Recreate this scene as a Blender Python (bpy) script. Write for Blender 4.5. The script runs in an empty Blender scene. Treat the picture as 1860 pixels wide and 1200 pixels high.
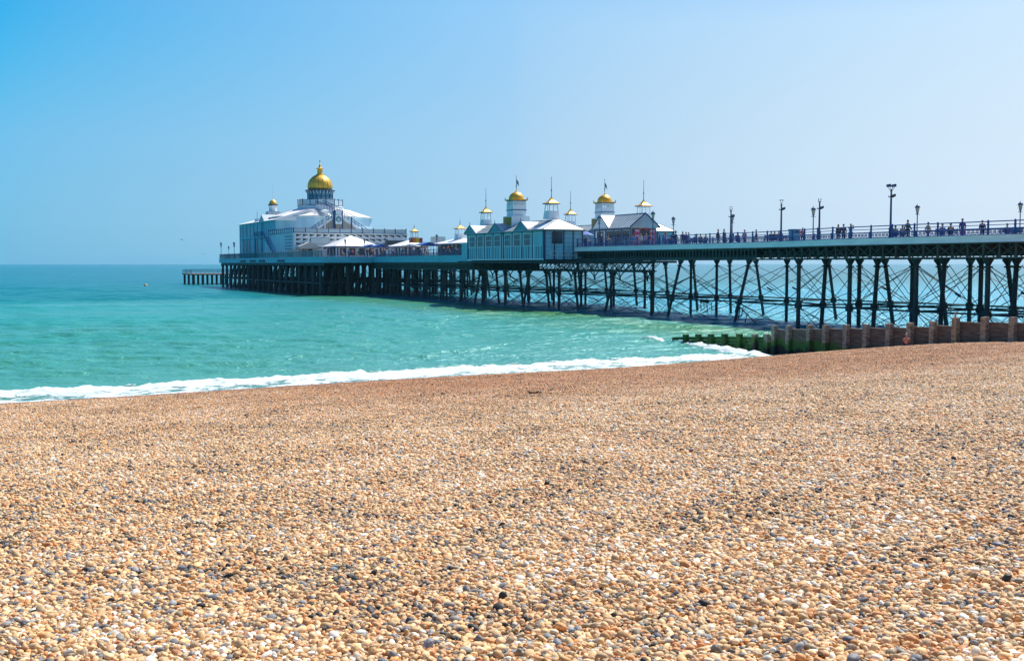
import bpy, math, random, os
import numpy as np
from mathutils import Vector, Matrix, noise
R = math.radians
random.seed(7); rng = np.random.default_rng(11)
sc = bpy.context.scene
COL = sc.collection

# ------------------------------------------------------------------ camera
EYE = 6.0
FPX = 1994.0                       # focal length in pixels of the 1860 px wide photo
cam_d = bpy.data.cameras.new('camera'); cam = bpy.data.objects.new('camera', cam_d); COL.objects.link(cam)
cam_d.sensor_width = 36.0; cam_d.lens = 36.0*FPX/1860.0
cam_d.clip_start = 0.1; cam_d.clip_end = 60000
cam.location = (0, 0, EYE); cam.rotation_euler = (R(90)-math.atan(121/FPX), 0, 0)
sc.camera = cam

# ------------------------------------------------------------------ light
SUN_AZ, SUN_EL = 40.0, 54.0        # azimuth clockwise from +Y
sun_d = bpy.data.lights.new('sun', 'SUN'); sun_d.energy = 5.0; sun_d.angle = R(0.53); sun_d.color = (1, .94, .84)
sun = bpy.data.objects.new('sun', sun_d); COL.objects.link(sun)
sdir = Vector((math.sin(R(SUN_AZ))*math.cos(R(SUN_EL)), math.cos(R(SUN_AZ))*math.cos(R(SUN_EL)), math.sin(R(SUN_EL))))
sun.rotation_euler = sdir.to_track_quat('Z', 'Y').to_euler()
sun.location = (30, 20, 60)
w = bpy.data.worlds.new('World'); sc.world = w; w.use_nodes = True
nt = w.node_tree; nt.nodes.clear()
out = nt.nodes.new('ShaderNodeOutputWorld'); bg = nt.nodes.new('ShaderNodeBackground')
sky = nt.nodes.new('ShaderNodeTexSky'); sky.sky_type = 'NISHITA'; sky.sun_disc = False
sky.sun_elevation = R(SUN_EL); sky.sun_rotation = R(SUN_AZ); sky.air_density = 1.0; sky.dust_density = 1.0; sky.ozone_density = 2.5
bg.inputs['Strength'].default_value = 0.110
SKY_L = [(0.0, (0.168, 0.532, 0.96)), (0.0023, (0.164, 0.518, 0.937)), (0.005, (0.158, 0.492, 0.896)), (0.0086, (0.152, 0.465, 0.857)), (0.0154, (0.142, 0.416, 0.769)), (0.0268, (0.135, 0.371, 0.668)), (0.0449, (0.136, 0.34, 0.564)), (0.0718, (0.14, 0.334, 0.495)), (0.1074, (0.144, 0.353, 0.475)), (0.1424, (0.105, 0.368, 0.474)), (0.1768, (0.061, 0.376, 0.487)), (0.2062, (0.026, 0.37, 0.497)), (0.36, (0.12, 0.33, 0.54)), (1.0, (0.13, 0.19, 0.27))]
SKY_M = [(0.0, (0.289, 0.54, 0.914)), (0.0025, (0.279, 0.519, 0.88)), (0.0055, (0.268, 0.495, 0.844)), (0.0095, (0.254, 0.462, 0.79)), (0.017, (0.235, 0.411, 0.697)), (0.0294, (0.223, 0.365, 0.594)), (0.0493, (0.227, 0.334, 0.496)), (0.0788, (0.249, 0.333, 0.432)), (0.1177, (0.28, 0.357, 0.412)), (0.1559, (0.297, 0.385, 0.42)), (0.1933, (0.311, 0.414, 0.439)), (0.2251, (0.317, 0.438, 0.458)), (0.36, (0.12, 0.33, 0.54)), (1.0, (0.13, 0.19, 0.27))]
SKY_R = [(0.0, (0.387, 0.539, 0.838)), (0.0023, (0.378, 0.524, 0.818)), (0.005, (0.366, 0.503, 0.788)), (0.0086, (0.352, 0.478, 0.745)), (0.0154, (0.332, 0.432, 0.669)), (0.0268, (0.318, 0.393, 0.585)), (0.0449, (0.32, 0.362, 0.49)), (0.0718, (0.346, 0.36, 0.424)), (0.1074, (0.388, 0.379, 0.39)), (0.1424, (0.425, 0.408, 0.389)), (0.1768, (0.45, 0.435, 0.398)), (0.2062, (0.466, 0.46, 0.414)), (0.36, (0.12, 0.33, 0.54)), (1.0, (0.13, 0.19, 0.27))]
# the air is clearer and bluer away from the sun (left), milky towards it (right)
tc = nt.nodes.new('ShaderNodeTexCoord'); sep = nt.nodes.new('ShaderNodeSeparateXYZ')
nt.links.new(tc.outputs['Generated'], sep.inputs[0])
def ramp(tree, src, pts, interp='LINEAR'):
    n = tree.nodes.new('ShaderNodeValToRGB'); n.color_ramp.interpolation = interp
    e = n.color_ramp.elements
    while len(e) > 1: e.remove(e[-1])
    e[0].position = pts[0][0]; e[0].color = (*pts[0][1], 1)
    for p, c in pts[1:]:
        k = e.new(p); k.color = (*c, 1)
    if src is not None: tree.links.new(src, n.inputs[0])
    return n
def mixc(tree, fac, a, b, mode='MIX'):
    n = tree.nodes.new('ShaderNodeMix'); n.data_type = 'RGBA'; n.blend_type = mode
    for sock, v in ((n.inputs[0], fac), (n.inputs[6], a), (n.inputs[7], b)):
        if isinstance(v, bpy.types.NodeSocket): tree.links.new(v, sock)
        elif isinstance(v, (int, float)): sock.default_value = v
        else: sock.default_value = (*v, 1) if len(v) == 3 else v
    return n.outputs[2]
def maprange(tree, src, a, b, c=0., d=1.):
    n = tree.nodes.new('ShaderNodeMapRange'); n.inputs[1].default_value = a; n.inputs[2].default_value = b
    n.inputs[3].default_value = c; n.inputs[4].default_value = d; tree.links.new(src, n.inputs[0]); return n.outputs[0]
el = sep.outputs['Z']
left = ramp(nt, el, SKY_L)
mid = ramp(nt, el, SKY_M)
right = ramp(nt, el, SKY_R)
a1 = maprange(nt, sep.outputs['X'], -.42, .0); a2 = maprange(nt, sep.outputs['X'], .0, .42)
def powr(v, e):
    n = nt.nodes.new('ShaderNodeMath'); n.operation = 'POWER'; nt.links.new(v, n.inputs[0]); n.inputs[1].default_value = e; return n.outputs[0]
a1 = powr(a1, .64); a2 = powr(a2, .55)
m1 = mixc(nt, a1, left.outputs[0], mid.outputs[0]); m2 = mixc(nt, a2, m1, right.outputs[0])
m2 = mixc(nt, 1.0, m2, (2., 2., 2.), 'MULTIPLY')
fin = mixc(nt, 1.0, sky.outputs[0], m2, 'MULTIPLY')
nt.links.new(fin, bg.inputs[0]); nt.links.new(bg.outputs[0], out.inputs[0])
vs = sc.view_settings; vs.view_transform = 'Standard'; vs.look = 'None'; vs.exposure = 0.45; vs.gamma = 1; vs.use_curve_mapping = False

# ------------------------------------------------------------------ coordinates
# the pier runs along u (out to sea), b is measured across it from its near edge, z up; all pier things are turned by TH
TH = math.atan2(.4411, .8975); CT, ST = math.cos(TH), math.sin(TH); B0 = 70.4
def W(b, a, z=0.0):
    B = B0 + b
    return Vector((B*CT - a*ST, B*ST + a*CT, z))
def toBA(x, y): return x*CT + y*ST, -x*ST + y*CT       # world -> (B, a)
def A(px, b):                                          # distance along the pier seen at photo column px
    r = (px-930)/FPX; B = B0 + b
    return B*(CT - r*ST)/(ST + r*CT)
def depth(b, a): return W(b, a).y

# ------------------------------------------------------------------ materials
MATS = {}
def mat(name, col, rough=.6, metal=0., var=.0, vscale=1., bump=0., bscale=20., spec=.5, streak=None, noshare=False):
    if name in MATS: return MATS[name]
    m = bpy.data.materials.new(name); m.use_nodes = True; t = m.node_tree
    p = t.nodes['Principled BSDF']; p.inputs['Base Color'].default_value = (*col, 1)
    p.inputs['Roughness'].default_value = rough; p.inputs['Metallic'].default_value = metal
    p.inputs['Specular IOR Level'].default_value = spec
    if var or bump:
        tc = t.nodes.new('ShaderNodeTexCoord'); mp = t.nodes.new('ShaderNodeMapping'); t.links.new(tc.outputs['Object'], mp.inputs[0])
        if streak: mp.inputs['Scale'].default_value = streak
        if var:
            n = t.nodes.new('ShaderNodeTexNoise'); n.inputs['Scale'].default_value = vscale; n.inputs['Detail'].default_value = 6
            t.links.new(mp.outputs[0], n.inputs['Vector'])
            f = maprange(t, n.outputs[0], .3, .7)
            dark = tuple(c*(1-var) for c in col); lite = tuple(min(1, c*(1+var*.5)) for c in col)
            c = mixc(t, f, dark, lite); t.links.new(c, p.inputs['Base Color'])
        if bump:
            n = t.nodes.new('ShaderNodeTexNoise'); n.inputs['Scale'].default_value = bscale; n.inputs['Detail'].default_value = 4
            t.links.new(mp.outputs[0], n.inputs['Vector'])
            b = t.nodes.new('ShaderNodeBump'); b.inputs['Strength'].default_value = bump; b.inputs['Distance'].default_value = .05
            t.links.new(n.outputs[0], b.inputs['Height']); t.links.new(b.outputs[0], p.inputs['Normal'])
    MATS[name] = m; return m

M_wall   = mat('painted boards pale blue', (.27, .58, .70), .6, var=.22, vscale=.8, streak=(1, 1, .25))
M_wallw  = mat('painted render white', (.76, .84, .88), .6, var=.14, vscale=.5)
M_walls  = mat('painted render pale blue grey', (.50, .70, .80), .6, var=.14, vscale=.5)
M_plank  = mat('groyne plank timber', (.17, .135, .105), .85, var=.6, vscale=2.5, bump=.7, bscale=12, streak=(1, .5, 4))
M_teal   = mat('painted boards teal', (.10, .34, .42), .6, var=.3, vscale=1.)
M_cream  = mat('cream boards', (.55, .50, .38), .7, var=.2, vscale=.8)
M_roof   = mat('white roof sheet', (.84, .83, .82), .45, var=.10, vscale=.6)
M_roofg  = mat('lead grey roof sheet', (.46, .55, .60), .5, var=.25, vscale=.6)
M_seam   = mat('roof seam', (.12, .20, .25), .5)
M_gold   = mat('gold leaf', (.90, .50, .055), .42, metal=.35, var=.16, vscale=1.5, bump=.15, bscale=6)
M_trim   = mat('navy trim paint', (.012, .055, .17), .45, var=.2)
M_rail   = mat('royal blue rail paint', (.014, .07, .28), .4, var=.2)
M_iron   = mat('tarred iron', (.020, .046, .052), .6, var=.5, vscale=2, bump=.4, bscale=14)
M_girder = mat('green grey girder', (.055, .095, .088), .65, var=.45, vscale=1.2, bump=.3, bscale=8)
M_fascia = mat('pale blue fascia', (.90, .97, .98), .5, var=.16, vscale=.6, streak=(1, 1, 3))
M_fasciat = mat('turquoise fascia', (.13, .52, .64), .5, var=.16, vscale=.6, streak=(1, 1, 3))
M_deck   = mat('deck planks', (.20, .17, .14), .8, var=.35, vscale=2.)
M_glass  = mat('window glass', (.03, .06, .08), .12)
M_glassl = mat('frosted glass', (.45, .60, .66), .25)
M_lamp   = mat('lamp glass', (.55, .58, .45), .2)
M_clock  = mat('clock ring', (.03, .16, .22), .4)
M_red    = mat('red panel', (.45, .04, .06), .5)
M_orange = mat('orange panel', (.75, .24, .03), .5)
M_yellow = mat('yellow panel', (.80, .55, .05), .5)
M_pink   = mat('pink banner', (.62, .10, .22), .6, var=.3, vscale=3)
M_canopy = mat('blue awning', (.03, .12, .40), .7)
M_timber = mat('groyne timber', (.36, .31, .235), .85, var=.62, vscale=3, bump=.7, bscale=12, streak=(1, 1, 3))

# ------------------------------------------------------------------ mesh builder
class MB:
    def __init__(s): s.v = []; s.f = []; s.mi = []; s.cur = 0
    def add(s, vs, fs):
        n = len(s.v); s.v += [tuple(map(float, p)) for p in vs]
        for f in fs: s.f.append(tuple(n+i for i in f)); s.mi.append(s.cur)
        return s
    def box(s, x0, x1, y0, y1, z0, z1):
        return s.add([(x0,y0,z0),(x1,y0,z0),(x1,y1,z0),(x0,y1,z0),(x0,y0,z1),(x1,y0,z1),(x1,y1,z1),(x0,y1,z1)],
                     [(0,3,2,1),(4,5,6,7),(0,1,5,4),(1,2,6,5),(2,3,7,6),(3,0,4,7)])
    def prism(s, pts, h):                      # pts: list of 3d points (one face), h: extrusion vector
        n = len(pts); q = [tuple(p[i]+h[i] for i in range(3)) for p in pts]
        return s.add(list(pts)+q, [tuple(range(n-1, -1, -1)), tuple(range(n, 2*n))]+[(i, (i+1)%n, n+(i+1)%n, n+i) for i in range(n)])
    def cyl(s, p, q, r0, r1=None, n=8, caps=True):
        r1 = r0 if r1 is None else r1
        p = Vector(p); q = Vector(q); d = (q-p)
        if d.length < 1e-6: return s
        d.normalize(); t = Vector((0, 0, 1)) if abs(d.z) < .9 else Vector((1, 0, 0))
        e = d.cross(t).normalized(); g = d.cross(e)
        vs = []
        for c, r in ((p, r0), (q, r1)):
            for k in range(n):
                a = 2*math.pi*k/n; vs.append(c + e*(r*math.cos(a)) + g*(r*math.sin(a)))
        fs = [(k, (k+1) % n, n+(k+1) % n, n+k) for k in range(n)]
        if caps: fs += [tuple(range(n-1, -1, -1)), tuple(range(n, 2*n))]
        return s.add(vs, fs)
    def lathe(s, cx, cy, prof, n=16, ph=0.):   # prof: (r, z)
        vs = []; m = len(prof)
        for r, z in prof:
            for k in range(n):
                a = 2*math.pi*(k+.5*ph*2)/n; vs.append((cx+r*math.cos(a), cy+r*math.sin(a), z))
        fs = [(j*n+k, j*n+(k+1) % n, (j+1)*n+(k+1) % n, (j+1)*n+k) for j in range(m-1) for k in range(n)]
        fs += [tuple(range(n-1, -1, -1)), tuple((m-1)*n+k for k in range(n))]
        return s.add(vs, fs)
    def obj(s, name, m, parent=None, o=(0, 0, 0), rel=None, smooth=False):
        me = bpy.data.meshes.new(name)
        me.from_pydata([(x-o[0], y-o[1], z-o[2]) for x, y, z in s.v], [], s.f)
        ms = m if isinstance(m, (list, tuple)) else [m]
        for k in ms: me.materials.append(k)
        if len(ms) > 1: me.polygons.foreach_set('material_index', s.mi)
        if smooth: me.polygons.foreach_set('use_smooth', [True]*len(me.polygons))
        me.update()
        ob = bpy.data.objects.new(name, me); COL.objects.link(ob)
        if parent is not None: ob.parent = parent
        return ob

def tag(o, label=None, cat=None, group=None, kind=None):
    if label: o['label'] = label
    if cat: o['category'] = cat
    if group: o['group'] = group
    if kind: o['kind'] = kind
    return o
def thing(name, label, cat, o, group=None, rz=None):   # o = (b, a, z) in pier coordinates
    e = bpy.data.objects.new(name, None); COL.objects.link(e); e.empty_display_size = .3
    e.location = W(*o); e.rotation_euler = (0, 0, TH if rz is None else rz)
    return tag(e, label, cat, group)
def copy_tree(o, parent=None):
    c = o.copy(); COL.objects.link(c); c.parent = parent
    for ch in o.children: copy_tree(ch, c)
    return c
def smoothstep(e0, e1, x):
    t = np.clip((x-e0)/(e1-e0), 0, 1); return t*t*(3-2*t)
def nz(x, y, z=0., s=1.): return noise.noise(Vector((x*s, y*s, z)))
def mesh_np(name, verts, quads, m, smooth=True):
    me = bpy.data.meshes.new(name); nv = len(verts); k = quads.shape[1]; nf = len(quads)
    me.vertices.add(nv); me.vertices.foreach_set('co', np.asarray(verts, np.float32).ravel())
    me.loops.add(nf*k); me.loops.foreach_set('vertex_index', quads.astype(np.int32).ravel())
    me.polygons.add(nf); me.polygons.foreach_set('loop_start', np.arange(0, nf*k, k, dtype=np.int32))
    me.polygons.foreach_set('loop_total', np.full(nf, k, np.int32))
    me.polygons.foreach_set('use_smooth', np.full(nf, smooth))
    me.materials.append(m); me.update(calc_edges=True); me.validate()
    return me
def grid(av, bv):                                      # quads of a grid with len(av) rows, len(bv) columns
    na, nb = len(av), len(bv); i = np.arange(na-1)[:, None]*nb + np.arange(nb-1)[None]
    i = i.ravel(); return np.stack([i, i+1, i+1+nb, i+nb], 1)

# ------------------------------------------------------------------ beach
SHORE = 53.5
def beach_z(B, a):
    B = np.asarray(B, float); s = SHORE - 2.0*smoothstep(24, 0, B) - np.asarray(a, float)
    t = smoothstep(6, 14, s)
    z = np.where(s < 10, .105*s, 1.05+.077*(s-10))
    z = z + .55*smoothstep(26, 47, B)*smoothstep(0, 9, s)
    z = z + .045*np.sin(.55*s+.12*B+1.)*smoothstep(3, 9, s)*smoothstep(60, 30, s)
    return z
def grow(x0, x1, d0, g):
    v = [x0]; d = d0
    while abs(v[-1]-x0) < abs(x1-x0): v.append(v[-1]+math.copysign(d, x1-x0)); d *= g
    return v
av = np.array(sorted(set(grow(30, -60, .8, 1.03)+grow(30, 56, .5, 1.0)+grow(56, 140, .6, 1.1))))
bv = np.array(sorted(set(grow(20, -400, 1., 1.06)+grow(20, 90, .9, 1.0)+grow(90, 500, 1., 1.08))))
AA, BB = np.meshgrid(av, bv, indexing='ij'); ZZ = beach_z(BB, AA)
V = np.stack([BB*CT-AA*ST, BB*ST+AA*CT, ZZ], -1).reshape(-1, 3)

PEB = [(0.0, (.050, .047, .045)), (.04, (.14, .14, .15)), (.10, (.29, .30, .31)), (.15, (.29, .24, .17)), (.22, (.50, .37, .21)), (.33, (.70, .44, .20)),
       (.44, (.82, .56, .29)), (.56, (.62, .34, .13)), (.66, (.80, .56, .33)), (.75, (.74, .33, .11)), (.82, (.46, .21, .09)), (.88, (.72, .48, .27)), (.94, (.82, .72, .55)), (1.0, (.84, .80, .72))]
def pebble_mat(name, per_stone):
    m = bpy.data.materials.new(name); m.use_nodes = True; t = m.node_tree; p = t.nodes['Principled BSDF']
    geo = t.nodes.new('ShaderNodeNewGeometry'); L = t.links.new
    if per_stone:
        at = t.nodes.new('ShaderNodeAttribute'); at.attribute_name = 'tone'
        oi = t.nodes.new('ShaderNodeObjectInfo')
        ad = t.nodes.new('ShaderNodeMath'); ad.operation = 'ADD'; L(at.outputs['Fac'], ad.inputs[0]); L(oi.outputs['Random'], ad.inputs[1])
        fr = t.nodes.new('ShaderNodeMath'); fr.operation = 'FRACT'; L(ad.outputs[0], fr.inputs[0]); src = fr.outputs[0]
    else:
        vo = t.nodes.new('ShaderNodeTexVoronoi'); vo.inputs['Scale'].default_value = 24; L(geo.outputs['Position'], vo.inputs['Vector'])
        sp = t.nodes.new('ShaderNodeSeparateColor'); L(vo.outputs['Color'], sp.inputs[0]); src = sp.outputs[0]
    # drifts of greyer and warmer stones
    n1 = t.nodes.new('ShaderNodeTexNoise'); n1.inputs['Scale'].default_value = .55; n1.inputs['Detail'].default_value = 4; L(geo.outputs['Position'], n1.inputs['Vector'])
    sh = maprange(t, n1.outputs[0], .35, .65, -.13, .09)
    ad2 = t.nodes.new('ShaderNodeMath'); ad2.operation = 'ADD'; ad2.use_clamp = True; L(src, ad2.inputs[0]); L(sh, ad2.inputs[1])
    cr = ramp(t, ad2.outputs[0], PEB); c = cr.outputs[0]
    # veins and speckle inside a stone
    n2 = t.nodes.new('ShaderNodeTexNoise'); n2.inputs['Scale'].default_value = 45; n2.inputs['Detail'].default_value = 5; L(geo.outputs['Position'], n2.inputs['Vector'])
    k = maprange(t, n2.outputs[0], .25, .75, .74, 1.30)
    m7 = t.nodes.new('ShaderNodeMath'); m7.operation = 'MULTIPLY'; L(src, m7.inputs[0]); m7.inputs[1].default_value = 7.31
    f7 = t.nodes.new('ShaderNodeMath'); f7.operation = 'FRACT'; L(m7.outputs[0], f7.inputs[0])
    kk_ = t.nodes.new('ShaderNodeMath'); kk_.operation = 'MULTIPLY'; L(k, kk_.inputs[0]); L(maprange(t, f7.outputs[0], 0., 1., .72, 1.22), kk_.inputs[1]); k = kk_.outputs[0]
    hs = t.nodes.new('ShaderNodeHueSaturation'); L(k, hs.inputs['Value']); L(c, hs.inputs['Color']); c = hs.outputs[0]
    # wet, redder band at the water's edge: distance from the shore line
    mp = t.nodes.new('ShaderNodeMapping'); mp.inputs['Rotation'].default_value = (0, 0, -TH); L(geo.outputs['Position'], mp.inputs['Vector'])
    sx = t.nodes.new('ShaderNodeSeparateXYZ'); L(mp.outputs[0], sx.inputs[0])
    n3 = t.nodes.new('ShaderNodeTexNoise'); n3.inputs['Scale'].default_value = .25; n3.inputs['Detail'].default_value = 3; L(geo.outputs['Position'], n3.inputs['Vector'])
    j = t.nodes.new('ShaderNodeMath'); j.operation = 'MULTIPLY_ADD'; L(n3.outputs[0], j.inputs[0]); j.inputs[1].default_value = 5.; L(sx.outputs['Y'], j.inputs[2])
    wet = maprange(t, j.outputs[0], 49.0, 53.5)
    red = mixc(t, 1., c, (.62, .42, .36), 'MULTIPLY'); c = mixc(t, wet, c, red)
    dm = t.nodes.new('ShaderNodeMath'); dm.operation = 'MULTIPLY'; L(maprange(t, sx.outputs['X'], 3., 15., .2, 1.), dm.inputs[0]); L(maprange(t, j.outputs[0], 24., 36.), dm.inputs[1]); damp = dm.outputs[0]; red2 = mixc(t, 1., c, (.80, .60, .47), 'MULTIPLY'); c = mixc(t, damp, c, red2)
    L(c, p.inputs['Base Color']); rg = maprange(t, wet, 0., 1., .62, .3); L(rg, p.inputs['Roughness'])
    p.inputs['Specular IOR Level'].default_value = .35
    if not per_stone:
        b = t.nodes.new('ShaderNodeBump'); b.inputs['Distance'].default_value = .03; b.inputs['Strength'].default_value = 1.; b.invert = True
        L(vo.outputs['Distance'], b.inputs['Height']); L(b.outputs[0], p.inputs['Normal'])
    return m
M_beach = pebble_mat('shingle bed', False); M_peb = pebble_mat('pebble', True)
me = mesh_np('beach', V, grid(av, bv), M_beach); ob = bpy.data.objects.new('beach', me); COL.objects.link(ob); tag(ob, 'sloping bed of the shingle beach', kind='structure')

# ------------------------------------------------------------------ shingle: real stones in tiles laid over the near beach
def ico2():
    import bmesh
    bm = bmesh.new(); bmesh.ops.create_icosphere(bm, subdivisions=2, radius=1.)
    v = np.array([p.co[:] for p in bm.verts]); f = np.array([[q.index for q in t.verts] for t in bm.faces]); bm.free(); return v, f
IV, IF = ico2()
TS = 1.6
def tile(seed):
    r = np.random.default_rng(seed); cell = .07; nc = int(round(TS/cell)); cell = TS/nc
    def stones(n, med, lay):
        s = med*np.exp(r.normal(0, .42, n)); s = np.sort(np.clip(s, .0055, .040))[::-1]; return s
    out = []
    for lay, (n, med) in enumerate(((7500, .0150), (13000, .0120))):
        sizes = stones(n, med, lay); cells = {}
        for R0 in sizes:
            el = 1.1+.5*r.random()                                  # half-length / half-width
            rr = R0*.80
            for _ in range(3):
                x, y = r.random(2)*TS; ok = True; ci, cj = int(x/cell), int(y/cell)
                for di in (-1, 0, 1):
                    for dj in (-1, 0, 1):
                        for (px, py, pr) in cells.get(((ci+di) % nc, (cj+dj) % nc), ()):
                            dx = abs(px-x); dy = abs(py-y); dx = min(dx, TS-dx); dy = min(dy, TS-dy)
                            q = (pr+rr)*(.88 if lay else .86)
                            if dx*dx+dy*dy < q*q: ok = False; break
                        if not ok: break
                    if not ok: break
                if ok:
                    cells.setdefault((ci, cj), []).append((x, y, rr)); out.append((x, y, R0, el, lay)); break
    n = len(out); o = np.array(out)
    a = o[:, 2]*np.sqrt(o[:, 3]); b = o[:, 2]/np.sqrt(o[:, 3])*(.82+.2*r.random(n)); c = b*(.58+.40*r.random(n))
    yaw = r.random(n)*2*np.pi; tx = r.normal(0, .48, n); ty = r.normal(0, .48, n)
    P = np.repeat(IV[None], n, 0).copy()
    # irregular, slightly flattened stones: low-order lumps per stone
    for _ in range(6):
        d = r.normal(size=(n, 3)); d /= np.linalg.norm(d, axis=1)[:, None]
        dp = np.einsum('nvk,nk->nv', P, d); amp = r.uniform(-.30, .14, n)
        P *= (1+amp[:, None]*np.maximum(dp, 0)**2)[..., None]
    pw = r.uniform(.0, .55, n)[:, None, None]; P = P*(1-pw) + np.sign(P)*np.abs(P)**.65*pw
    P *= np.stack([a, b, c], 1)[:, None]
    cx, sx = np.cos(tx), np.sin(tx); cy, sy = np.cos(ty), np.sin(ty); cz, sz = np.cos(yaw), np.sin(yaw)
    y_, z_ = P[..., 1]*cx[:, None]-P[..., 2]*sx[:, None], P[..., 1]*sx[:, None]+P[..., 2]*cx[:, None]; P[..., 1], P[..., 2] = y_, z_
    x_, z_ = P[..., 0]*cy[:, None]+P[..., 2]*sy[:, None], -P[..., 0]*sy[:, None]+P[..., 2]*cy[:, None]; P[..., 0], P[..., 2] = x_, z_
    x_, y_ = P[..., 0]*cz[:, None]-P[..., 1]*sz[:, None], P[..., 0]*sz[:, None]+P[..., 1]*cz[:, None]; P[..., 0], P[..., 1] = x_, y_
    h = np.where(o[:, 4] == 0, -.006, .0150) + r.normal(0, .0075, n) + .012*np.sin(o[:, 0]*7+seed)*np.sin(o[:, 1]*6.1)
    P += np.stack([o[:, 0]-TS/2, o[:, 1]-TS/2, h], 1)[:, None]
    F = (IF[None]+(np.arange(n)*len(IV))[:, None, None]).reshape(-1, 3)
    me = mesh_np('pebbles', P.reshape(-1, 3), F, M_peb)
    me.polygons.foreach_set('use_smooth', np.repeat(r.random(n) > .38, len(IF)))
    at = me.attributes.new('tone', 'FLOAT', 'POINT'); at.data.foreach_set('value', np.repeat(r.random(n), len(IV)).astype(np.float32))
    return me
lib = bpy.data.collections.new('pebble_tiles')
for k in range(4): lib.objects.link(bpy.data.objects.new('pebble_tile', tile(50+k)))
pts = []; rots = []; idx = []
halfang = .62
for i in range(-3, int(60/TS)):
    for j in range(-30, 50):
        a = i*TS+.3; B = j*TS
        x, y = B*CT-a*ST, B*ST+a*CT
        if a > SHORE+1.2 or y < .8 or abs(x) > 4.5+y*.66 or B > 47.4: continue
        z = float(beach_z(B, a)); e = .3
        sa = float(beach_z(B, a+e)-beach_z(B, a-e))/(2*e); sb = float(beach_z(B+e, a)-beach_z(B-e, a))/(2*e)
        nrm = Vector((-(sb*CT-sa*ST), -(sb*ST+sa*CT), 1)).normalized()
        q = Vector((0, 0, 1)).rotation_difference(nrm) @ Matrix.Rotation(TH+math.pi/2*random.randrange(4), 4, 'Z').to_quaternion()
        pts.append((x, y, z+.004)); rots.append(tuple(q.to_euler())); idx.append(random.randrange(4))
me = bpy.data.meshes.new('shingle'); me.from_pydata(pts, [], [])
at = me.attributes.new('rot', 'FLOAT_VECTOR', 'POINT'); at.data.foreach_set('vector', np.array(rots, np.float32).ravel())
at = me.attributes.new('pick', 'INT', 'POINT'); at.data.foreach_set('value', np.array(idx, np.int32))
sh = bpy.data.objects.new('shingle', me); COL.objects.link(sh); tag(sh, 'loose tan, orange and grey pebbles covering the beach', 'pebbles', kind='stuff')
g = bpy.data.node_groups.new('lay_pebbles', 'GeometryNodeTree')
g.interface.new_socket('Geometry', in_out='INPUT', socket_type='NodeSocketGeometry'); g.interface.new_socket('Geometry', in_out='OUTPUT', socket_type='NodeSocketGeometry')
gi = g.nodes.new('NodeGroupInput'); go = g.nodes.new('NodeGroupOutput'); ip = g.nodes.new('GeometryNodeInstanceOnPoints'); ci = g.nodes.new('GeometryNodeCollectionInfo')
ci.inputs['Collection'].default_value = lib; ci.inputs['Separate Children'].default_value = True; ci.inputs['Reset Children'].default_value = True
ar = g.nodes.new('GeometryNodeInputNamedAttribute'); ar.data_type = 'FLOAT_VECTOR'; ar.inputs['Name'].default_value = 'rot'
ai = g.nodes.new('GeometryNodeInputNamedAttribute'); ai.data_type = 'INT'; ai.inputs['Name'].default_value = 'pick'
er = g.nodes.new('FunctionNodeEulerToRotation')
L = g.links.new
L(gi.outputs[0], ip.inputs['Points']); L(ci.outputs[0], ip.inputs['Instance']); ip.inputs['Pick Instance'].default_value = True
L(ai.outputs[0], ip.inputs['Instance Index']); L(ar.outputs[0], er.inputs[0]); L(er.outputs[0], ip.inputs['Rotation']); L(ip.outputs[0], go.inputs[0])
md = sh.modifiers.new('lay', 'NODES'); md.node_group = g

# ------------------------------------------------------------------ sea
WAVE = .0082
SEA = [(0., (.085, .27, .19)), (.10, (.055, .29, .22)), (.27, (.015, .27, .235)), (.295, (.0, .17, .17)), (.45, (.0, .14, .17)), (1., (.0, .13, .17))]
def pt(px, py, z=0.):                                  # plan point (B, a) of a photo pixel on the level z
    d = (py-479)/FPX; y = (EYE-z)/d; x = (px-930)/FPX*y; return toBA(x, y)
def seg_dist(B, a, line):
    best = np.full(B.shape, 1e9); along = np.zeros(B.shape); tot = 0
    for (p, q) in zip(line[:-1], line[1:]):
        p = np.array(p); q = np.array(q); d = q-p; l = np.hypot(*d)
        t = np.clip(((B-p[0])*d[0]+(a-p[1])*d[1])/l**2, 0, 1)
        ds = (B-p[0]-t*d[0])*d[1]/l-(a-p[1]-t*d[1])*d[0]/l; dd = np.hypot(B-p[0]-t*d[0], a-p[1]-t*d[1])
        m = dd < best; best = np.where(m, dd, best); along = np.where(m, tot+t*l, along); tot += l
    return best, along
front = [(-400, 54.9), (0, 54.8), (8, 55.2), (20, 56.7), (34, 57.4)] + [pt(1290, 653), pt(1322, 649)]
curl = [pt(1060, 612), pt(1180, 618), pt(1240, 622), pt(1295, 633), pt(1345, 641), pt(1388, 649)]
av = np.array(grow(64, 50.5, .12, 1.0)[::-1][:-1]+grow(64, 14000, .13, 1.0062)[:560]); av = np.array(list(av)+grow(av[-1], 14000, av[-1]-av[-2], 1.09)[1:])
bv = np.array(sorted(set(grow(-2, -14000, .2, 1.11)+list(np.arange(-2, 52, .15))+grow(52, 14000, .15, 1.012)[:190]))); bv = np.array(list(bv)+grow(bv[-1], 14000, bv[-1]-bv[-2], 1.13)[1:])
AA, BB = np.meshgrid(av, bv, indexing='ij'); sh_ = AA.shape
Z = np.zeros(sh_); FO = np.zeros(sh_)
near = (AA < 92) & (BB > -60) & (BB < 70)
Bn, an = BB[near], AA[near]
n1 = np.array([noise.fractal(Vector((b*.35, a*.5, 3.)), .8, 2., 4) for b, a in zip(Bn, an)])
n2 = np.array([noise.fractal(Vector((b*1.1, a*2.6, 9.)), .7, 2., 4) for b, a in zip(Bn, an)])
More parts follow.
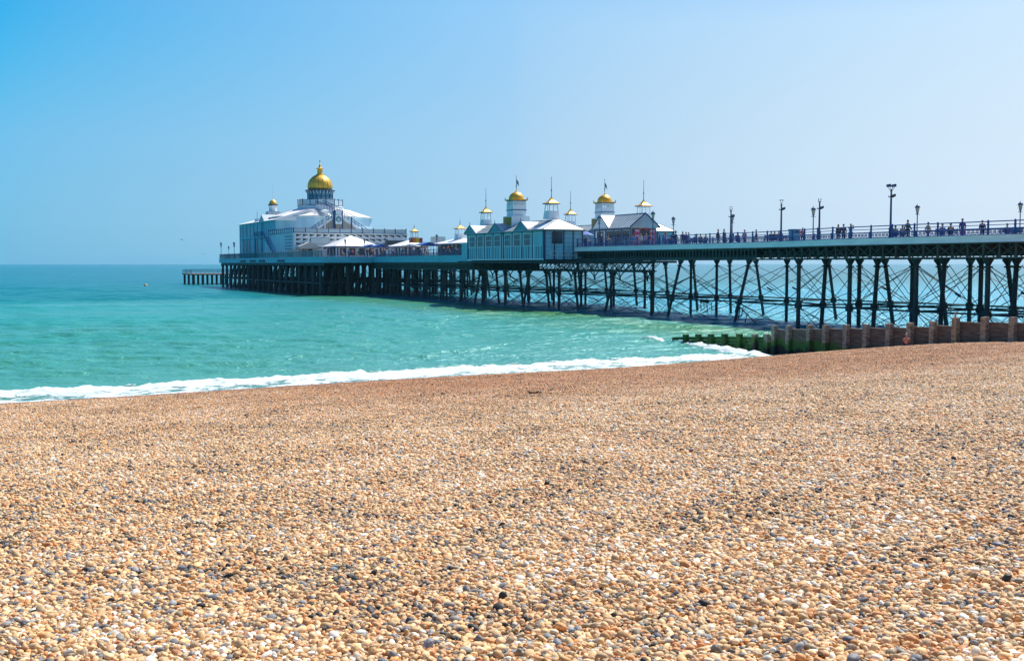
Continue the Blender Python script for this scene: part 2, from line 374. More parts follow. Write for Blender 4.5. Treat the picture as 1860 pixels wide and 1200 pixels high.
df, sf = seg_dist(Bn, an, front); dc, sc2 = seg_dist(Bn, an, curl)
lim = smoothstep(47.5, 41.5, Bn)                       # the breaker dies out before the groyne
w_out = .85+.9*n1+.6*n2                                      # seaward half-width of the white water
land = an < np.interp(Bn, [-400, 0, 8, 20, 34, 44], [54.9, 54.8, 55.2, 56.7, 57.4, 57.8])
prof = np.where(land, np.exp(-(df/2.4)**2), np.exp(-(df/1.3)**2))
z = .20*(1+.35*n2)*prof*np.clip(.8+.7*n1, .2, 1.5)*lim + .07*np.maximum(prof, .1)*n2*lim
z += .22*np.exp(-(dc/.8)**2)*np.clip(.8+n1, 0, 2)*smoothstep(0, 9, sc2) + .06*np.exp(-(dc/1.2)**2)*n2
z += .035*np.sin(an*1.15+2.2*n1+.1*Bn)*smoothstep(57.5, 64, an) + .018*n2*smoothstep(54, 60, an)
Z[near] = z*smoothstep(92, 80, an)*smoothstep(-60, -40, Bn)
fo = smoothstep(1.15, .35, df/np.where(land, 2.2+1.5*n1+.6*n2, np.maximum(.45, w_out)))*lim
fo = np.maximum(fo, .9*smoothstep(1., .3, dc/(np.interp(sc2, [0, 10, 18, 40], [.35, .6, 1.2, 1.4])*(1+.7*n1)))*smoothstep(2., 8., sc2))
wash = np.where(land, 1, 0)*(.68+.40*n1+.40*n2)*smoothstep(47, 40, Bn)
fo = np.maximum(fo, wash)
FO[near] = np.clip(fo, 0, 1)
# wind chop: many short-crested wave trains running roughly towards the shore
da = np.gradient(av)[:, None]; db = np.abs(np.gradient(bv))[None]; rw = np.random.default_rng(5); CH = np.zeros(sh_)
for k in range(54):
    lam = .55*(7.5/.55)**(k/53.); th = rw.normal(.42, .50); kk = 2*np.pi/lam
    ph = kk*(AA*math.cos(th)+BB*math.sin(th))+rw.uniform(0, 6.28)
    wgt = smoothstep(2.2, 4.5, lam/np.maximum(da, db*abs(math.sin(th))*1.5+1e-6))
    CH += WAVE*lam**.95*wgt*np.sin(ph + .6*np.sin(ph*.37+k))
env = smoothstep(55.5, 66, AA)*(.75+.35*np.sin(AA*.05+BB*.031)*np.sin(BB*.07-AA*.02))
CH = .20*np.tanh(CH*env/.20); CH = CH + np.clip(CH, 0, 1)**2*1.0
Z = Z + CH
V = np.stack([BB*CT-AA*ST, BB*ST+AA*CT, Z], -1).reshape(-1, 3)

m = bpy.data.materials.new('sea water'); m.use_nodes = True; t = m.node_tree; p = t.nodes['Principled BSDF']; L = t.links.new
geo = t.nodes.new('ShaderNodeNewGeometry')
mp = t.nodes.new('ShaderNodeMapping'); mp.inputs['Rotation'].default_value = (0, 0, -TH); L(geo.outputs['Position'], mp.inputs['Vector'])
sx = t.nodes.new('ShaderNodeSeparateXYZ'); L(mp.outputs[0], sx.inputs[0])
def tn(scale, detail=4, stretch=(1, 1, 1), rough=.5, dist=0.):
    q = t.nodes.new('ShaderNodeMapping'); q.inputs['Scale'].default_value = stretch; L(mp.outputs[0], q.inputs['Vector'])
    n = t.nodes.new('ShaderNodeTexNoise'); n.inputs['Scale'].default_value = scale; n.inputs['Detail'].default_value = detail
    n.inputs['Roughness'].default_value = rough; n.inputs['Distortion'].default_value = dist; L(q.outputs[0], n.inputs['Vector']); return n.outputs[0]
def mth(op, a, b=None, c=None):
    n = t.nodes.new('ShaderNodeMath'); n.operation = op
    for i, v in enumerate((a, b, c)):
        if v is None: continue
        if isinstance(v, bpy.types.NodeSocket): L(v, n.inputs[i])
        else: n.inputs[i].default_value = v
    return n.outputs[0]
lg = mth('LOGARITHM', sx.outputs['Y'], 10.)
big = tn(.02, 5, (.35, 1, 1), .55)
lg2 = mth('MULTIPLY_ADD', big, .22, lg)
dist_ = ramp(t, maprange(t, lg2, 1.7, 4.1), SEA)
c = dist_.outputs[0]
pat = tn(.09, 4, (.3, 1, 1), .55)
green = mixc(t, maprange(t, pat, .52, .72, 0., .55), c, (.02, .27, .19))
milky = mixc(t, mth('MULTIPLY', maprange(t, tn(.045, 4, (.25, 1, 1)), .42, .66, 0., .45), maprange(t, lg2, 2.42, 2.36)), green, (.10, .30, .30))
c = milky
gm = mth('MULTIPLY', mth('MULTIPLY', maprange(t, sx.outputs['X'], 48., 57.), maprange(t, sx.outputs['X'], 70., 64.)), mth('MULTIPLY', maprange(t, sx.outputs['Y'], 66., 84.), maprange(t, sx.outputs['Y'], 280., 150.)))
c = mixc(t, mth('MULTIPLY', gm, maprange(t, tn(.07, 3, (1, .35, 1)), .28, .52)), c, (.055, .21, .075))
c = mixc(t, mth('MULTIPLY', maprange(t, sx.outputs['X'], 63., 69.), maprange(t, sx.outputs['Y'], 300., 170.)), c, (.03, .30, .40))
at = t.nodes.new('ShaderNodeAttribute'); at.attribute_name = 'foam'
lace = tn(1.9, 8, (.55, 1.3, 1), .74, .8)
fm = mth('MULTIPLY_ADD', at.outputs['Fac'], 1.35, mth("MULTIPLY_ADD", lace, 3.4, -2.2))
fmask = mth('MULTIPLY', maprange(t, fm, .0, .42), maprange(t, at.outputs['Fac'], .02, .22))
white = mixc(t, maprange(t, tn(3., 5, (1, 1, 1), .7), .3, .7), (.50, .60, .62), (.74, .78, .80))
c = mixc(t, fmask, c, white); L(c, p.inputs['Base Color'])
r_ = maprange(t, fmask, 0., 1., .22, .7); L(r_, p.inputs['Roughness']); p.inputs['IOR'].default_value = 1.33
p.inputs['Specular IOR Level'].default_value = .5; L(ramp(t, maprange(t, lg, 1.7, 2.8), [(0, (.13, .80, 1.)), (.5, (.07, .70, .98)), (.75, (.0, .60, .84)), (1., (.0, .56, .82))]).outputs[0], p.inputs['Specular Tint'])
h0 = tn(.13, 3, (.45, 1., 1)); h1 = tn(.45, 3, (.5, 1., 1)); h2 = tn(2.6, 4, (.6, 1., 1), .6); h3 = tn(9., 3, (.7, 1, 1))
hh = mth('ADD', mth('ADD', mth('MULTIPLY', h0, 1.6), mth('MULTIPLY', h1, .8)), mth('ADD', mth('MULTIPLY', h2, .34), mth('MULTIPLY', h3, .06)))
hh = mth('ADD', hh, mth('MULTIPLY', mth('MULTIPLY', fmask, tn(5., 5, (1, 1, 1), .7)), .35))
b = t.nodes.new('ShaderNodeBump'); L(maprange(t, fmask, 0., 1., 1., .35), b.inputs['Strength']); b.inputs['Distance'].default_value = .55
L(hh, b.inputs['Height']); L(b.outputs[0], p.inputs['Normal'])
me = mesh_np('sea', V, grid(av, bv), m)
at = me.attributes.new('foam', 'FLOAT', 'POINT'); at.data.foreach_set('value', FO.ravel().astype(np.float32))
sea = bpy.data.objects.new('sea', me); COL.objects.link(sea); tag(sea, 'turquoise sea with small waves breaking on the shingle', kind='structure')

# ------------------------------------------------------------------ the pier
ZL, ZS = 8.05, 7.25                                    # landward and seaward deck levels
def near_b(a):                                         # near edge of the deck
    if a < 72.4: return -2.5
    if a < 88: t = (a-72.4)/15.6; t = t*t*(3-2*t); return -2.5*(1-t)
    if a < 153: return 0.
    if a < 199: return -2.0
    return -12.0
def far_b(a):
    if a < 88: return 11.4-near_b(a)
    if a < 153: return 11.4
    if a < 199: return 13.4
    return 23.4
def deck_z(a): return ZL if a < 126 else ZL-(ZL-ZS)*min(1, (a-126)/24)
G_PIER = 'iron columns under the pier'
pier = thing('pier', 'long iron seaside pier with pale blue fascia on dark columns', 'pier', (5.7, 20, 0))
PO = (5.7, 20, 0)
def P(mb, name, m, **k): return mb.obj(name, m, pier, PO, **k)
# deck slabs
mb = MB(); st = [18, 30, 45, 60, 72.4, 76, 80, 84, 88, 106, 126]
for a0, a1 in zip(st[:-1], st[1:]):
    e0, e1 = near_b(a0)+.1, near_b(a1-1e-6)+.1; f0, f1 = far_b(a0-1e-6)-.1, far_b(a1-1e-6)-.1
    mb.prism([(e0, a0, ZL-.35), (f0, a0, ZL-.35), (f1, a1, ZL-.35), (e1, a1, ZL-.35)], (0, 0, .35))
mb.add([(b, a, z) for a, z in ((126, ZL), (150, ZS), (153, ZS)) for b in (.1, 11.3)]+[(b, a, z-.35) for a, z in ((126, ZL), (150, ZS), (153, ZS)) for b in (.1, 11.3)],
       [(0, 1, 3, 2), (2, 3, 5, 4), (6, 8, 9, 7), (8, 10, 11, 9), (0, 2, 8, 6), (2, 4, 10, 8), (1, 7, 9, 3), (3, 9, 11, 5)])
mb.box(-1.9, 13.3, 153, 199, ZS-.35, ZS); mb.box(-11.9, 23.3, 199, 293, ZS-.35, ZS)
P(mb, 'deck', M_deck)
# fascias: a moulded pale board along both edges
def strip(mb, line, z0, z1, th=.10, out=-1):
    for (b0, a0, h0), (b1, a1, h1) in zip(line[:-1], line[1:]):
        mb.prism([(b0, a0, h0+z0), (b1, a1, h1+z0), (b1, a1, h1+z1), (b0, a0, h0+z1)], (-out*th, 0, 0))
def edge(a0, a1, n, f, off=0.): return [(f(min(a, a1-1e-6))+off, a, deck_z(a)) for a in np.linspace(a0, a1, n)]
nearL = edge(18, 125, 54, near_b)
mb = MB(); strip(mb, nearL, -.40, .02); strip(mb, edge(18, 125, 54, near_b, -.06), -.45, -.40, .16); strip(mb, edge(18, 125, 54, near_b, -.06), .02, .08, .2)
P(mb, 'fascia', M_fascia)
mb = MB(); strip(mb, edge(18, 153, 54, far_b), -.45, .05, out=1); P(mb, 'fascia', M_fascia)
mb = MB(); strip(mb, [(-2.0, 153, ZS), (-2.0, 199, ZS)], -.92, .0); strip(mb, [(-2.07, 153, ZS), (-2.07, 199, ZS)], -1.0, -.92, .17); strip(mb, [(-2.07, 153, ZS), (-2.07, 199, ZS)], .0, .09, .2)
P(mb, 'fascia', M_fasciat)
mb = MB(); strip(mb, [(-12.0, 199, ZS), (-12.0, 293, ZS)], -1.05, -.2); strip(mb, [(-12.07, 199, ZS), (-12.07, 293, ZS)], -.2, .05, .2)
mb.box(-12, 23.4, 293, 293.12, ZS-1.05, ZS+.05); mb.box(-12, -2.12, 198.88, 199, ZS-1.05, ZS+.05)
mb.cur = 1
for a in (226, 243, 252, 262): mb.box(-12.25, -12.0, a, a+5, ZS-.85, ZS-.45)
P(mb, 'fascia', [M_fasciat, M_iron])
# girders
mb = MB()
def hflange(a0, a1, n, f, z0, z1, off, w=.30):
    l = [(f(min(a, a1-1e-6))+off, a) for a in np.linspace(a0, a1, n)]
    for (b0, p0), (b1, p1) in zip(l[:-1], l[1:]): mb.prism([(b0, p0, z0), (b0+w, p0, z0), (b1+w, p1, z0), (b1, p1, z0)], (0, 0, z1-z0))
ZG = 6.42
hflange(18, 153, 60, near_b, ZG, ZG+.10, .25); hflange(18, 125, 60, near_b, 7.50, 7.60, .25)
# pierced spandrel plates seaward of the flare, lattice landward of it
a = 88.4
while a < 124.5:
    b = .34; z0, z1 = ZG+.1, 7.5
    mb.box(b, b+.05, a-.07, a+.07, z0, z1)
    # tear-drop opening between two stiffeners: filled shoulders above it
    for s in (0, 1):
        x0 = a+.07 if not s else a+.60-.07; x1 = a+.30
        mb.prism([(b, x0, z1), (b, x1, z1), (b, x0, z0+.75)], (.05, 0, 0)) if s else mb.prism([(b, x0, z1), (b, x0, z0+.75), (b, x1, z1)], (.05, 0, 0))
    mb.box(b, b+.05, a+.07, a+.53, z0, z0+.16)
    a += .60
P(mb, 'girder', M_girder)
mb = MB(); a = 18.
while a < 87:
    b = near_b(a+.7)+.34; w = 1.45
    mb.cyl((b, a, ZG+.1), (b, a+w, 7.5), .05, n=4); mb.cyl((b+.06, a, 7.5), (b+.06, a+w, ZG+.1), .05, n=4)
    mb.box(b-.02, b+.10, a-.06, a+.06, ZG+.1, 7.5); a += w
P(mb, 'girder_lattice', M_girder)
mb = MB(); hflange(18, 153, 60, far_b, ZG, ZG+.10, -.5); hflange(18, 153, 60, far_b, 7.3, 7.5, -.5)
a = 18.
while a < 150:
    b = far_b(a)-.4; mb.box(b, b+.05, a-.09, a+.09, ZG+.1, 7.3); mb.cyl((b, a, ZG), (b, a+1.5, 7.4), .05, n=4); mb.cyl((b, a, 7.4), (b, a+1.5, ZG), .05, n=4); a += 1.5
P(mb, 'girder', M_girder)
# inner longitudinal joists and cross beams
mb = MB()
for b in (2.6, 5.5, 8.6): mb.box(b, b+.3, 18, 150, ZG+.25, 7.35)
P(mb, 'joist', M_iron)
mb = MB(); a = 19.
while a < 125: mb.box(near_b(a)+.62, far_b(a)-.62, a, a+.18, 6.9, 7.70); a += 2.2
P(mb, 'joist', M_iron)
# deep seaward girders
mb = MB()
for b in (-1.7, 13.1): mb.box(b, b+.12, 153, 199, 5.95, 6.30)
a = 153.
while a < 199:
    mb.box(-1.72, -1.6, a, a+.16, 5.2, 5.95); a += .52
for b in (-1.75, 1.5, 5.5, 9.5, 13.1): mb.box(b, b+.22, 153, 199, 5.05, 5.2)
for b in (1.5, 5.5, 9.5): mb.box(b, b+.10, 153, 199, 5.2, 6.9)
a = 154.
while a < 199: mb.box(-1.5, 13, a, a+.14, 6.2, 6.88); a += 2.4
P(mb, 'girder', M_girder)
mb = MB()
for b in (-11.6, -6, -1, 5.7, 12, 17.5, 22.9): mb.box(b, b+.25, 199.3, 292.6, 5.7, 6.6)
a = 200.
while a < 293: mb.box(-11.7, 23., a, a+.3, 6.0, 6.88); a += 3.1
P(mb, 'girder', M_iron)
# pavilion platform: lattice level below the deck
mb = MB()
for b in (-1.2, 12.4):
    s0 = 107. if b < 0 else 125.; mb.box(b, b+.2, s0, 153, 5.0, 5.16); mb.box(b, b+.2, s0, 153, 6.22, 6.36)
    a = s0
    while a < 152.5:
        mb.cyl((b+.1, a, 5.1), (b+.1, a+1.2, 6.3), .05, n=4); mb.cyl((b+.05, a, 6.3), (b+.05, a+1.2, 5.1), .05, n=4); a += 1.2
mb.box(-4.2, 15.8, 124.5, 153.3, 6.10, 6.40); mb.box(-2.2, -1.0, 104.5, 124.5, 6.16, 6.30)
for a in np.arange(107, 154, 6.):
    b1 = 12.6 if a > 124 else .5
    mb.box(-1.2, b1, a-.08, a+.08, 5.0, 5.14); mb.box(-1.2, b1, a-.08, a+.08, 6.0, 6.12)
    for b in np.arange(-1.2, b1, 1.3): mb.cyl((b, a, 5.1), (b+1.2, a, 6.05), .05, n=4)
P(mb, 'platform', M_iron)
# curved brackets carrying the overhang
mb = MB()
for a in np.arange(107, 154, 6.):
    mb = MB(); o = -4.1 if a > 124 else -2.0
    pr = None
    for k in range(7):
        th = k/6*math.pi/2; q = (-.3+(o+.3)*(1-math.cos(th)), a, 4.0+2.1*math.sin(th))
        if pr: mb.cyl(pr, q, .07, n=5)
        pr = q
    for s in (-1, 1):
        pr = None
        for k in range(6):
            th = k/5*math.pi/2; q = (-.4, a+s*1.9*(1-math.cos(th)), 4.0+1.15*math.sin(th))
            if pr: mb.cyl(pr, q, .07, n=5)
            pr = q
    P(mb, 'bracket', M_iron)
# low landing stage walkway rail under the pavilion's landward end
mb = MB()
for a in np.arange(105, 110, .8): mb.cyl((-2.1, a, 6.3), (-2.1, a, 6.75), .025, n=4)
mb.box(-2.12, -2.08, 104.6, 110, 6.72, 6.76); P(mb, 'landing_rail', M_iron)

# columns
def column(mb, b0, b1, a, top, zlow=-1.2, r=.20, detail=True, a1=None):
    a1 = a if a1 is None else a1
    p = Vector((b0, a, zlow)); q = Vector((b1, a1, top)); d = q-p
    def at(z): return p + d*((z-zlow)/(top-zlow))
    mb.cyl(p, at(top-.5), r, r*.95, n=10 if detail else 6, caps=False)
    if detail:
        mb.cyl(at(top-.5), at(top-.12), r*.95, r*2.0, n=10); mb.cyl(at(top-.12), q, r*2.1, n=10)
        mb.cyl(at(top-.72), at(top-.60), r*1.7, n=10)
        for z in (2.15,): mb.cyl(at(z-.28), at(z-.16), r*1.65, n=10); mb.cyl(at(z-.16), at(z+.16), r*1.8, r*1.8, n=10); mb.cyl(at(z+.16), at(z+.28), r*1.5, n=10)
    else:
        mb.cyl(at(top-.5), q, r, r*1.7, n=6, caps=False)
def rodx(mb, p, q, zt, zb, r=.032):                    # crossed tie rods between two columns
    (b0, a0), (b1, a1) = p, q
    mb.cyl((b0, a0, zt), (b1, a1, zb), r, n=5); mb.cyl((b0+.05, a0, zb), (b1+.05, a1, zt), r, n=5)
def strut(mb, p, q, z, r=.08): mb.cyl((*p, z), (*q, z), r, n=6)
bents = []                                             # (a, top, [(base b, top b)...])
for a in (30.5, 37.5, 44.5, 51.5, 58.5, 65.5, 73.0, 79.6): bents.append((a, ZG, [(-1.7, -1.7), (1.0, 2.0), (5.7, 5.7), (10.4, 9.4), (13.0, 13.0)]))
for a in (90.0, 102.0): bents.append((a, ZG, [(-1.3, .5), (5.7, 5.7), (12.7, 10.9)]))
bents.append((106.5, 5.0, [(.2, .2), (5.7, 5.7), (11.6, 11.0)])); bents[-1] = (107, 5.0, bents[-1][2])
for a in (115.,): bents.append((a, 5.0, [(-1.6, -.2), (5.7, 5.7), (12.6, 11.4)]))
for k, a in enumerate((125., 133., 141., 149.)): bents.append((a, 5.0, [(-3.6, -2.6) if k % 2 else (-2.2, -2.2), (.8, .4), (5.7, 5.7), (11., 11.), (15., 14.)]))
seab = [(a, 5.05, [(-2.6, -1.5), (1.6, 1.6), (5.6, 5.6), (9.6, 9.6), (14.2, 13.2)]) for a in (157., 165., 173., 181., 189., 197.)]
ncol = 0; rest = MB()
for n_, (a, top, cs) in enumerate(bents+seab):
    for k, (b0, b1) in enumerate(cs):
        rr = .20 if a < 88 else (.17 if a < 110 else .18)
        tp_ = ZG if (104 < a < 124 and b0 > 3) else (6.1 if 124 < a < 153 and b0 > 13 else top)
        aa1 = a + (0 if b0 == b1 else (.5 if k % 2 else -.4))
        if ncol < 100:
            mb = MB(); column(mb, b0, b1, a, tp_, r=rr, a1=aa1); ob = P(mb, 'column', M_iron); ncol += 1
        else: column(rest, b0, b1, a, tp_, r=.22, detail=False)
for a in np.arange(202, 293, 5.0):
    for b in (-11.3, -6, -1, 5.7, 12, 17.5, 22.5): column(rest, b, b, a, 5.8, r=.34, detail=False)
    for b in (-8.6, 2.3): column(rest, b-.9, b+.9, a+2.5, 5.8, r=.28, detail=False)
tag(P(rest, 'column', M_iron), 'crowded dark columns under the seaward half of the pier', kind='stuff')
# tie rods and struts: one braced panel per bay
allb = bents+seab
for n_, (a, top, cs) in enumerate(allb):
    mb = MB(); zt = top-.55
    for (p0, p1), (q0, q1) in zip(cs[:-1], cs[1:]):
        if a < 88 or n_ > 8: rodx(mb, (p1, a), (q1, a), zt, 2.25)
        else: rodx(mb, (p1*.9+p0*.1, a), (q1*.9+q0*.1, a), zt, 2.25)
        m0 = p0+(p1-p0)*.4; m1 = q0+(q1-q0)*.4
        strut(mb, (m0, a), (m1, a), 2.15); rodx(mb, (m0, a), (m1, a), 2.1, -.6)
    P(mb, 'cross_bracing', M_iron)
for n_ in range(len(allb)-1):
    a, top, cs = allb[n_]; a2, top2, cs2 = allb[n_+1]; zt = min(top, top2)-.55
    for i, j in ((0, 0), (-1, -1)) + (((2, 2),) if len(cs) > 3 and len(cs2) > 3 else ((1, 1),)):
        mb = MB(); p, q = cs[i], cs2[j]; f = .4
        pb, qb = p[0]+(p[1]-p[0])*f, q[0]+(q[1]-q[0])*f
        mb.cyl((p[1], a, zt), (qb, a2, 2.25), .034, n=5); mb.cyl((pb, a, 2.25), (q[1], a2, zt), .034, n=5)
        strut(mb, (pb, a), (qb, a2), 2.15, .085)
        if a < 160: mb.cyl((pb, a, 2.05), (q[0], a2, -.6), .03, n=5); mb.cyl((p[0], a, -.6), (qb, a2, 2.05), .03, n=5)
        if n_ % 3 == 1: mb.cyl((pb, a+(a2-a)*.36, 2.15+ (zt-2.25)*.36), (pb, a+(a2-a)*.43, 2.15+(zt-2.25)*.43), .08, n=6)   # turnbuckle
        P(mb, 'tie_rods', M_iron)
# arched heads between the seaward columns
mb = MB()
for (a, top, cs), (a2, _, _) in zip(seab[:-1], seab[1:]):
    for b in (-1.5,):
        pr = None
        for k in range(11):
            th = math.pi*k/10; q = (b, (a+a2)/2-(a2-a)/2*math.cos(th), 3.6+1.35*math.sin(th))
            if pr: mb.cyl(pr, q, .10, n=5)
            pr = q
P(mb, 'arch', M_iron)
mb = MB()
for a in np.arange(202, 293, 5.0): mb.box(-11.4, 22.6, a-.12, a+.12, 2.3, 2.6)
for b in (-11.3, -1, 12): mb.box(b-.1, b+.1, 202, 292, 2.2, 2.45)
for a in np.arange(202, 287, 5.0):
    for b in (-11.3, -1): rodx(mb, (b, a), (b, a+5), 5.2, 2.4, .05)
P(mb, 'tie_rods', M_iron)
# dangling wreck of an old stay
mb = MB(); a = A(1362, 0)
for k, (x, y0, y1) in enumerate(((0, 1.6, .2), (.5, 1.7, .7), (1.1, 1.0, .1), (-.5, 1.9, 1.1))): mb.cyl((-1.2, a-x, y0), (-1.2, a-x+.3, y1), .05, n=5)
mb.cyl((-1.2, a+.8, 2.1), (-1.2, a-2.6, .1), .06, n=5); P(mb, 'broken_stay', M_iron)
mb = MB(); a = A(1285, 5.7)
for x, y0, y1 in ((0, 2.1, .4), (.6, 1.8, .9), (1.2, 1.9, .5), (-.9, 1.5, .4)): mb.cyl((5.6, a+x, y0), (5.6, a+x-.15, y1), .05, n=5)
mb.box(5.5, 5.7, a-.4, a+1.2, 1.5, 1.75); P(mb, 'broken_stay', M_iron)

# ------------------------------------------------------------------ landing stage at the far end
ls = thing('landing_stage', 'low timber landing stage on stubby posts off the far end of the pier', 'jetty', (-4, 332, 0)); lo = (-4, 332, 0)
mb = MB(); mb.box(-13.5, 6, 325, 341, 2.75, 3.1); mb.obj('deck', mat('rusty landing deck', (.30, .13, .08), .8, var=.4), ls, lo)
for b in np.arange(-13, 6.5, 2.7):
    for a in (326, 333, 340): mb = MB(); mb.cyl((b, a, -1), (b, a, 2.75), .33, n=7); mb.obj('post', M_iron, ls, lo)
mb = MB()
for b in np.arange(-13.4, 6, 1.2):
    for a in (325.1, 340.9): mb.cyl((b, a, 3.1), (b, a, 4.3), .05, n=4)
for a in np.arange(325, 341, 1.6): mb.cyl((-13.4, a, 3.1), (-13.4, a, 4.3), .05, n=4)
for z in (3.7, 4.25):
    for a in (325.1, 340.9): mb.box(-13.4, 6, a-.04, a+.04, z, z+.08)
    mb.box(-13.44, -13.36, 325, 341, z, z+.08)
mb.obj('railing', M_trim, ls, lo)
mb = MB(); mb.box(1, 6, 293, 325, 3.0, 3.3); mb.obj('gangway', M_iron, ls, lo)
for a in np.arange(296, 325, 4.):
    for b in (1.4, 5.6): mb = MB(); mb.cyl((b, a, -1), (b, a, 3), .2, n=6); mb.obj('gangway_post', M_iron, ls, lo)

# ------------------------------------------------------------------ railings on the deck
def railing(label, line, post_step, group, ornate=True, m=M_rail, posth=1.15, name='railing', thick=.055):
    o = line[0]; t = thing(name, label, 'railing', (o[0], o[1], o[2]), group)
    pts = [Vector(p) for p in line]; cum = [0.]
    for p, q in zip(pts[:-1], pts[1:]): cum.append(cum[-1]+(q-p).length)
    def at(s):
        for i in range(len(cum)-1):
            if s <= cum[i+1]+1e-9: return pts[i].lerp(pts[i+1], (s-cum[i])/(cum[i+1]-cum[i]))
        return pts[-1]
    n = max(1, round(cum[-1]/post_step)); n = min(n, 99); st = cum[-1]/n
    rails = {'top_rail': (posth-.06, .045), 'mid_rail': (posth*.72, .03), 'lower_rail': (.56, .045), 'foot_rail': (.12, .035)}
    bks = [0.]+[c for c in cum[1:]]
    P_ = [at(i*st) for i in range(n+1)]
    for nm, (z, r) in rails.items():
        if not ornate and nm == 'lower_rail': continue
        mb = MB()
        for p, q in zip(P_[:-1], P_[1:]): mb.cyl(p+Vector((0, 0, z)), q+Vector((0, 0, z)), r, n=5)
        mb.obj(nm, m, t, o)
    for p in P_:
        mb = MB(); mb.box(p.x-thick, p.x+thick, p.y-thick, p.y+thick, p.z, p.z+posth); mb.cyl((p.x, p.y, p.z+posth), (p.x, p.y, p.z+posth+.07), thick*1.5, .02, n=6)
        mb.obj('post', m, t, o)
    mb = MB()
    for p, q in zip(P_[:-1], P_[1:]):
        L_ = (q-p).length
        if ornate:                                     # ring and cross pattern ironwork
            k = max(1, round(L_/.42))
            for i in range(k):
                c0 = p.lerp(q, i/k); c1 = p.lerp(q, (i+1)/k); u = Vector((0, 0, 1))
                mb.cyl(c0+u*.12, c1+u*.56, .022, n=4, caps=False); mb.cyl(c0+u*.56, c1+u*.12, .022, n=4, caps=False)
                mid = c0.lerp(c1, .5)+u*.34; d = (c1-c0).normalized(); pr = None
                for j in range(9):
                    an = j/8*2*math.pi; w = mid+d*(.13*math.cos(an))+u*(.13*math.sin(an))
                    if pr: mb.cyl(pr, w, .02, n=4, caps=False)
                    pr = w
        else:
            k = max(1, round(L_/.16))
            for i in range(k):
                c0 = p.lerp(q, i/k); mb.cyl(c0+Vector((0, 0, .12)), c0+Vector((0, 0, posth-.06)), .014, n=4, caps=False)
    mb.obj('ironwork', m, t, o)
    return t
def el(a0, a1, n, f, off=.12): return [(f(min(a, a1-1e-6))+off, a, deck_z(a)) for a in np.linspace(a0, a1, n)]
GR = 'blue railings along the pier'
railing('blue ornamental iron railing along the landward pier edge nearest the beach', el(20, 124.3, 45, near_b), 2.4, GR)
railing('blue railing on the far side of the landward pier deck, behind the people', el(20, 118, 40, far_b, -.2), 2.6, GR, ornate=False)
railing('dark railing in front of the tables beside the white tent roofed kiosk', [(-1.9, 153.5, ZS), (-1.9, 199, ZS)], 2.2, GR, m=M_trim)
railing('teal railing along the near side of the pier head below the domed theatre', [(-11.9, 199.3, ZS), (-11.9, 292.8, ZS)], 2.0, GR, ornate=False, m=mat('teal rail paint', (.03, .17, .22), .5), posth=1.25)
railing('railing across the seaward end of the pier head beside the row of lamps', [(-11.8, 292.9, ZS), (23.2, 292.9, ZS)], 2.0, GR, ornate=False, m=M_trim, posth=1.25)

# ------------------------------------------------------------------ building helpers (pier coordinates b, a, z)
def pole_flag(mb, b, a, z0, z1, flag=False):
    mb.cyl((b, a, z0), (b, a, z1), .05, .025, n=6); mb.cyl((b, a, z0+(z1-z0)*.33), (b, a, z0+(z1-z0)*.33+.14), .10, n=6)
    mb.cyl((b, a, z1), (b, a, z1+.12), .07, .02, n=6)
    if flag: mb.prism([(b, a+.02, z1-.3), (b+.35, a+.02, z1-.75), (b+.42, a+.02, z1-1.35), (b, a+.02, z1-.9)], (0, .03, 0))
def window(name, parent, o, plane, c, w, z0, z1, m_glass=None, bars=2, face=-1, mid=True, frame=M_trim):
    """a framed window on a wall; plane 'b' = wall at b=c[0] facing -b, plane 'a' = wall at a=c[1] facing -a"""
    b, a = c; mb = MB(); t = .05
    def bx(m, u0, u1, y0, y1, d0, d1):
        if plane == 'b': m.box(b-d1 if face < 0 else b+d0, b-d0 if face < 0 else b+d1, a+u0, a+u1, y0, y1)
        else: m.box(b+u0, b+u1, a-d1, a-d0, y0, y1)
    h = w/2
    bx(mb, -h, h, z0, z1, .005, .03)
    g = mb.obj(name, m_glass or M_glass, parent, o)
    mb = MB()
    for u in (-h, h-t): bx(mb, u, u+t, z0, z1, .03, .07)
    for y in (z0, z1-t): bx(mb, -h+t, h-t, y, y+t, .03, .068)
    for k in range(1, bars): u = -h+w*k/bars; bx(mb, u-.02, u+.02, z0+t, z1-t, .03, .06)
    if mid: y = z0+(z1-z0)*.5; bx(mb, -h+t, h-t, y-.03, y+.03, .03, .056)
    f = mb.obj('frame', frame, g, (0, 0, 0))
    f.data.transform(Matrix.Translation((-o[0], -o[1], -o[2])))
    return g
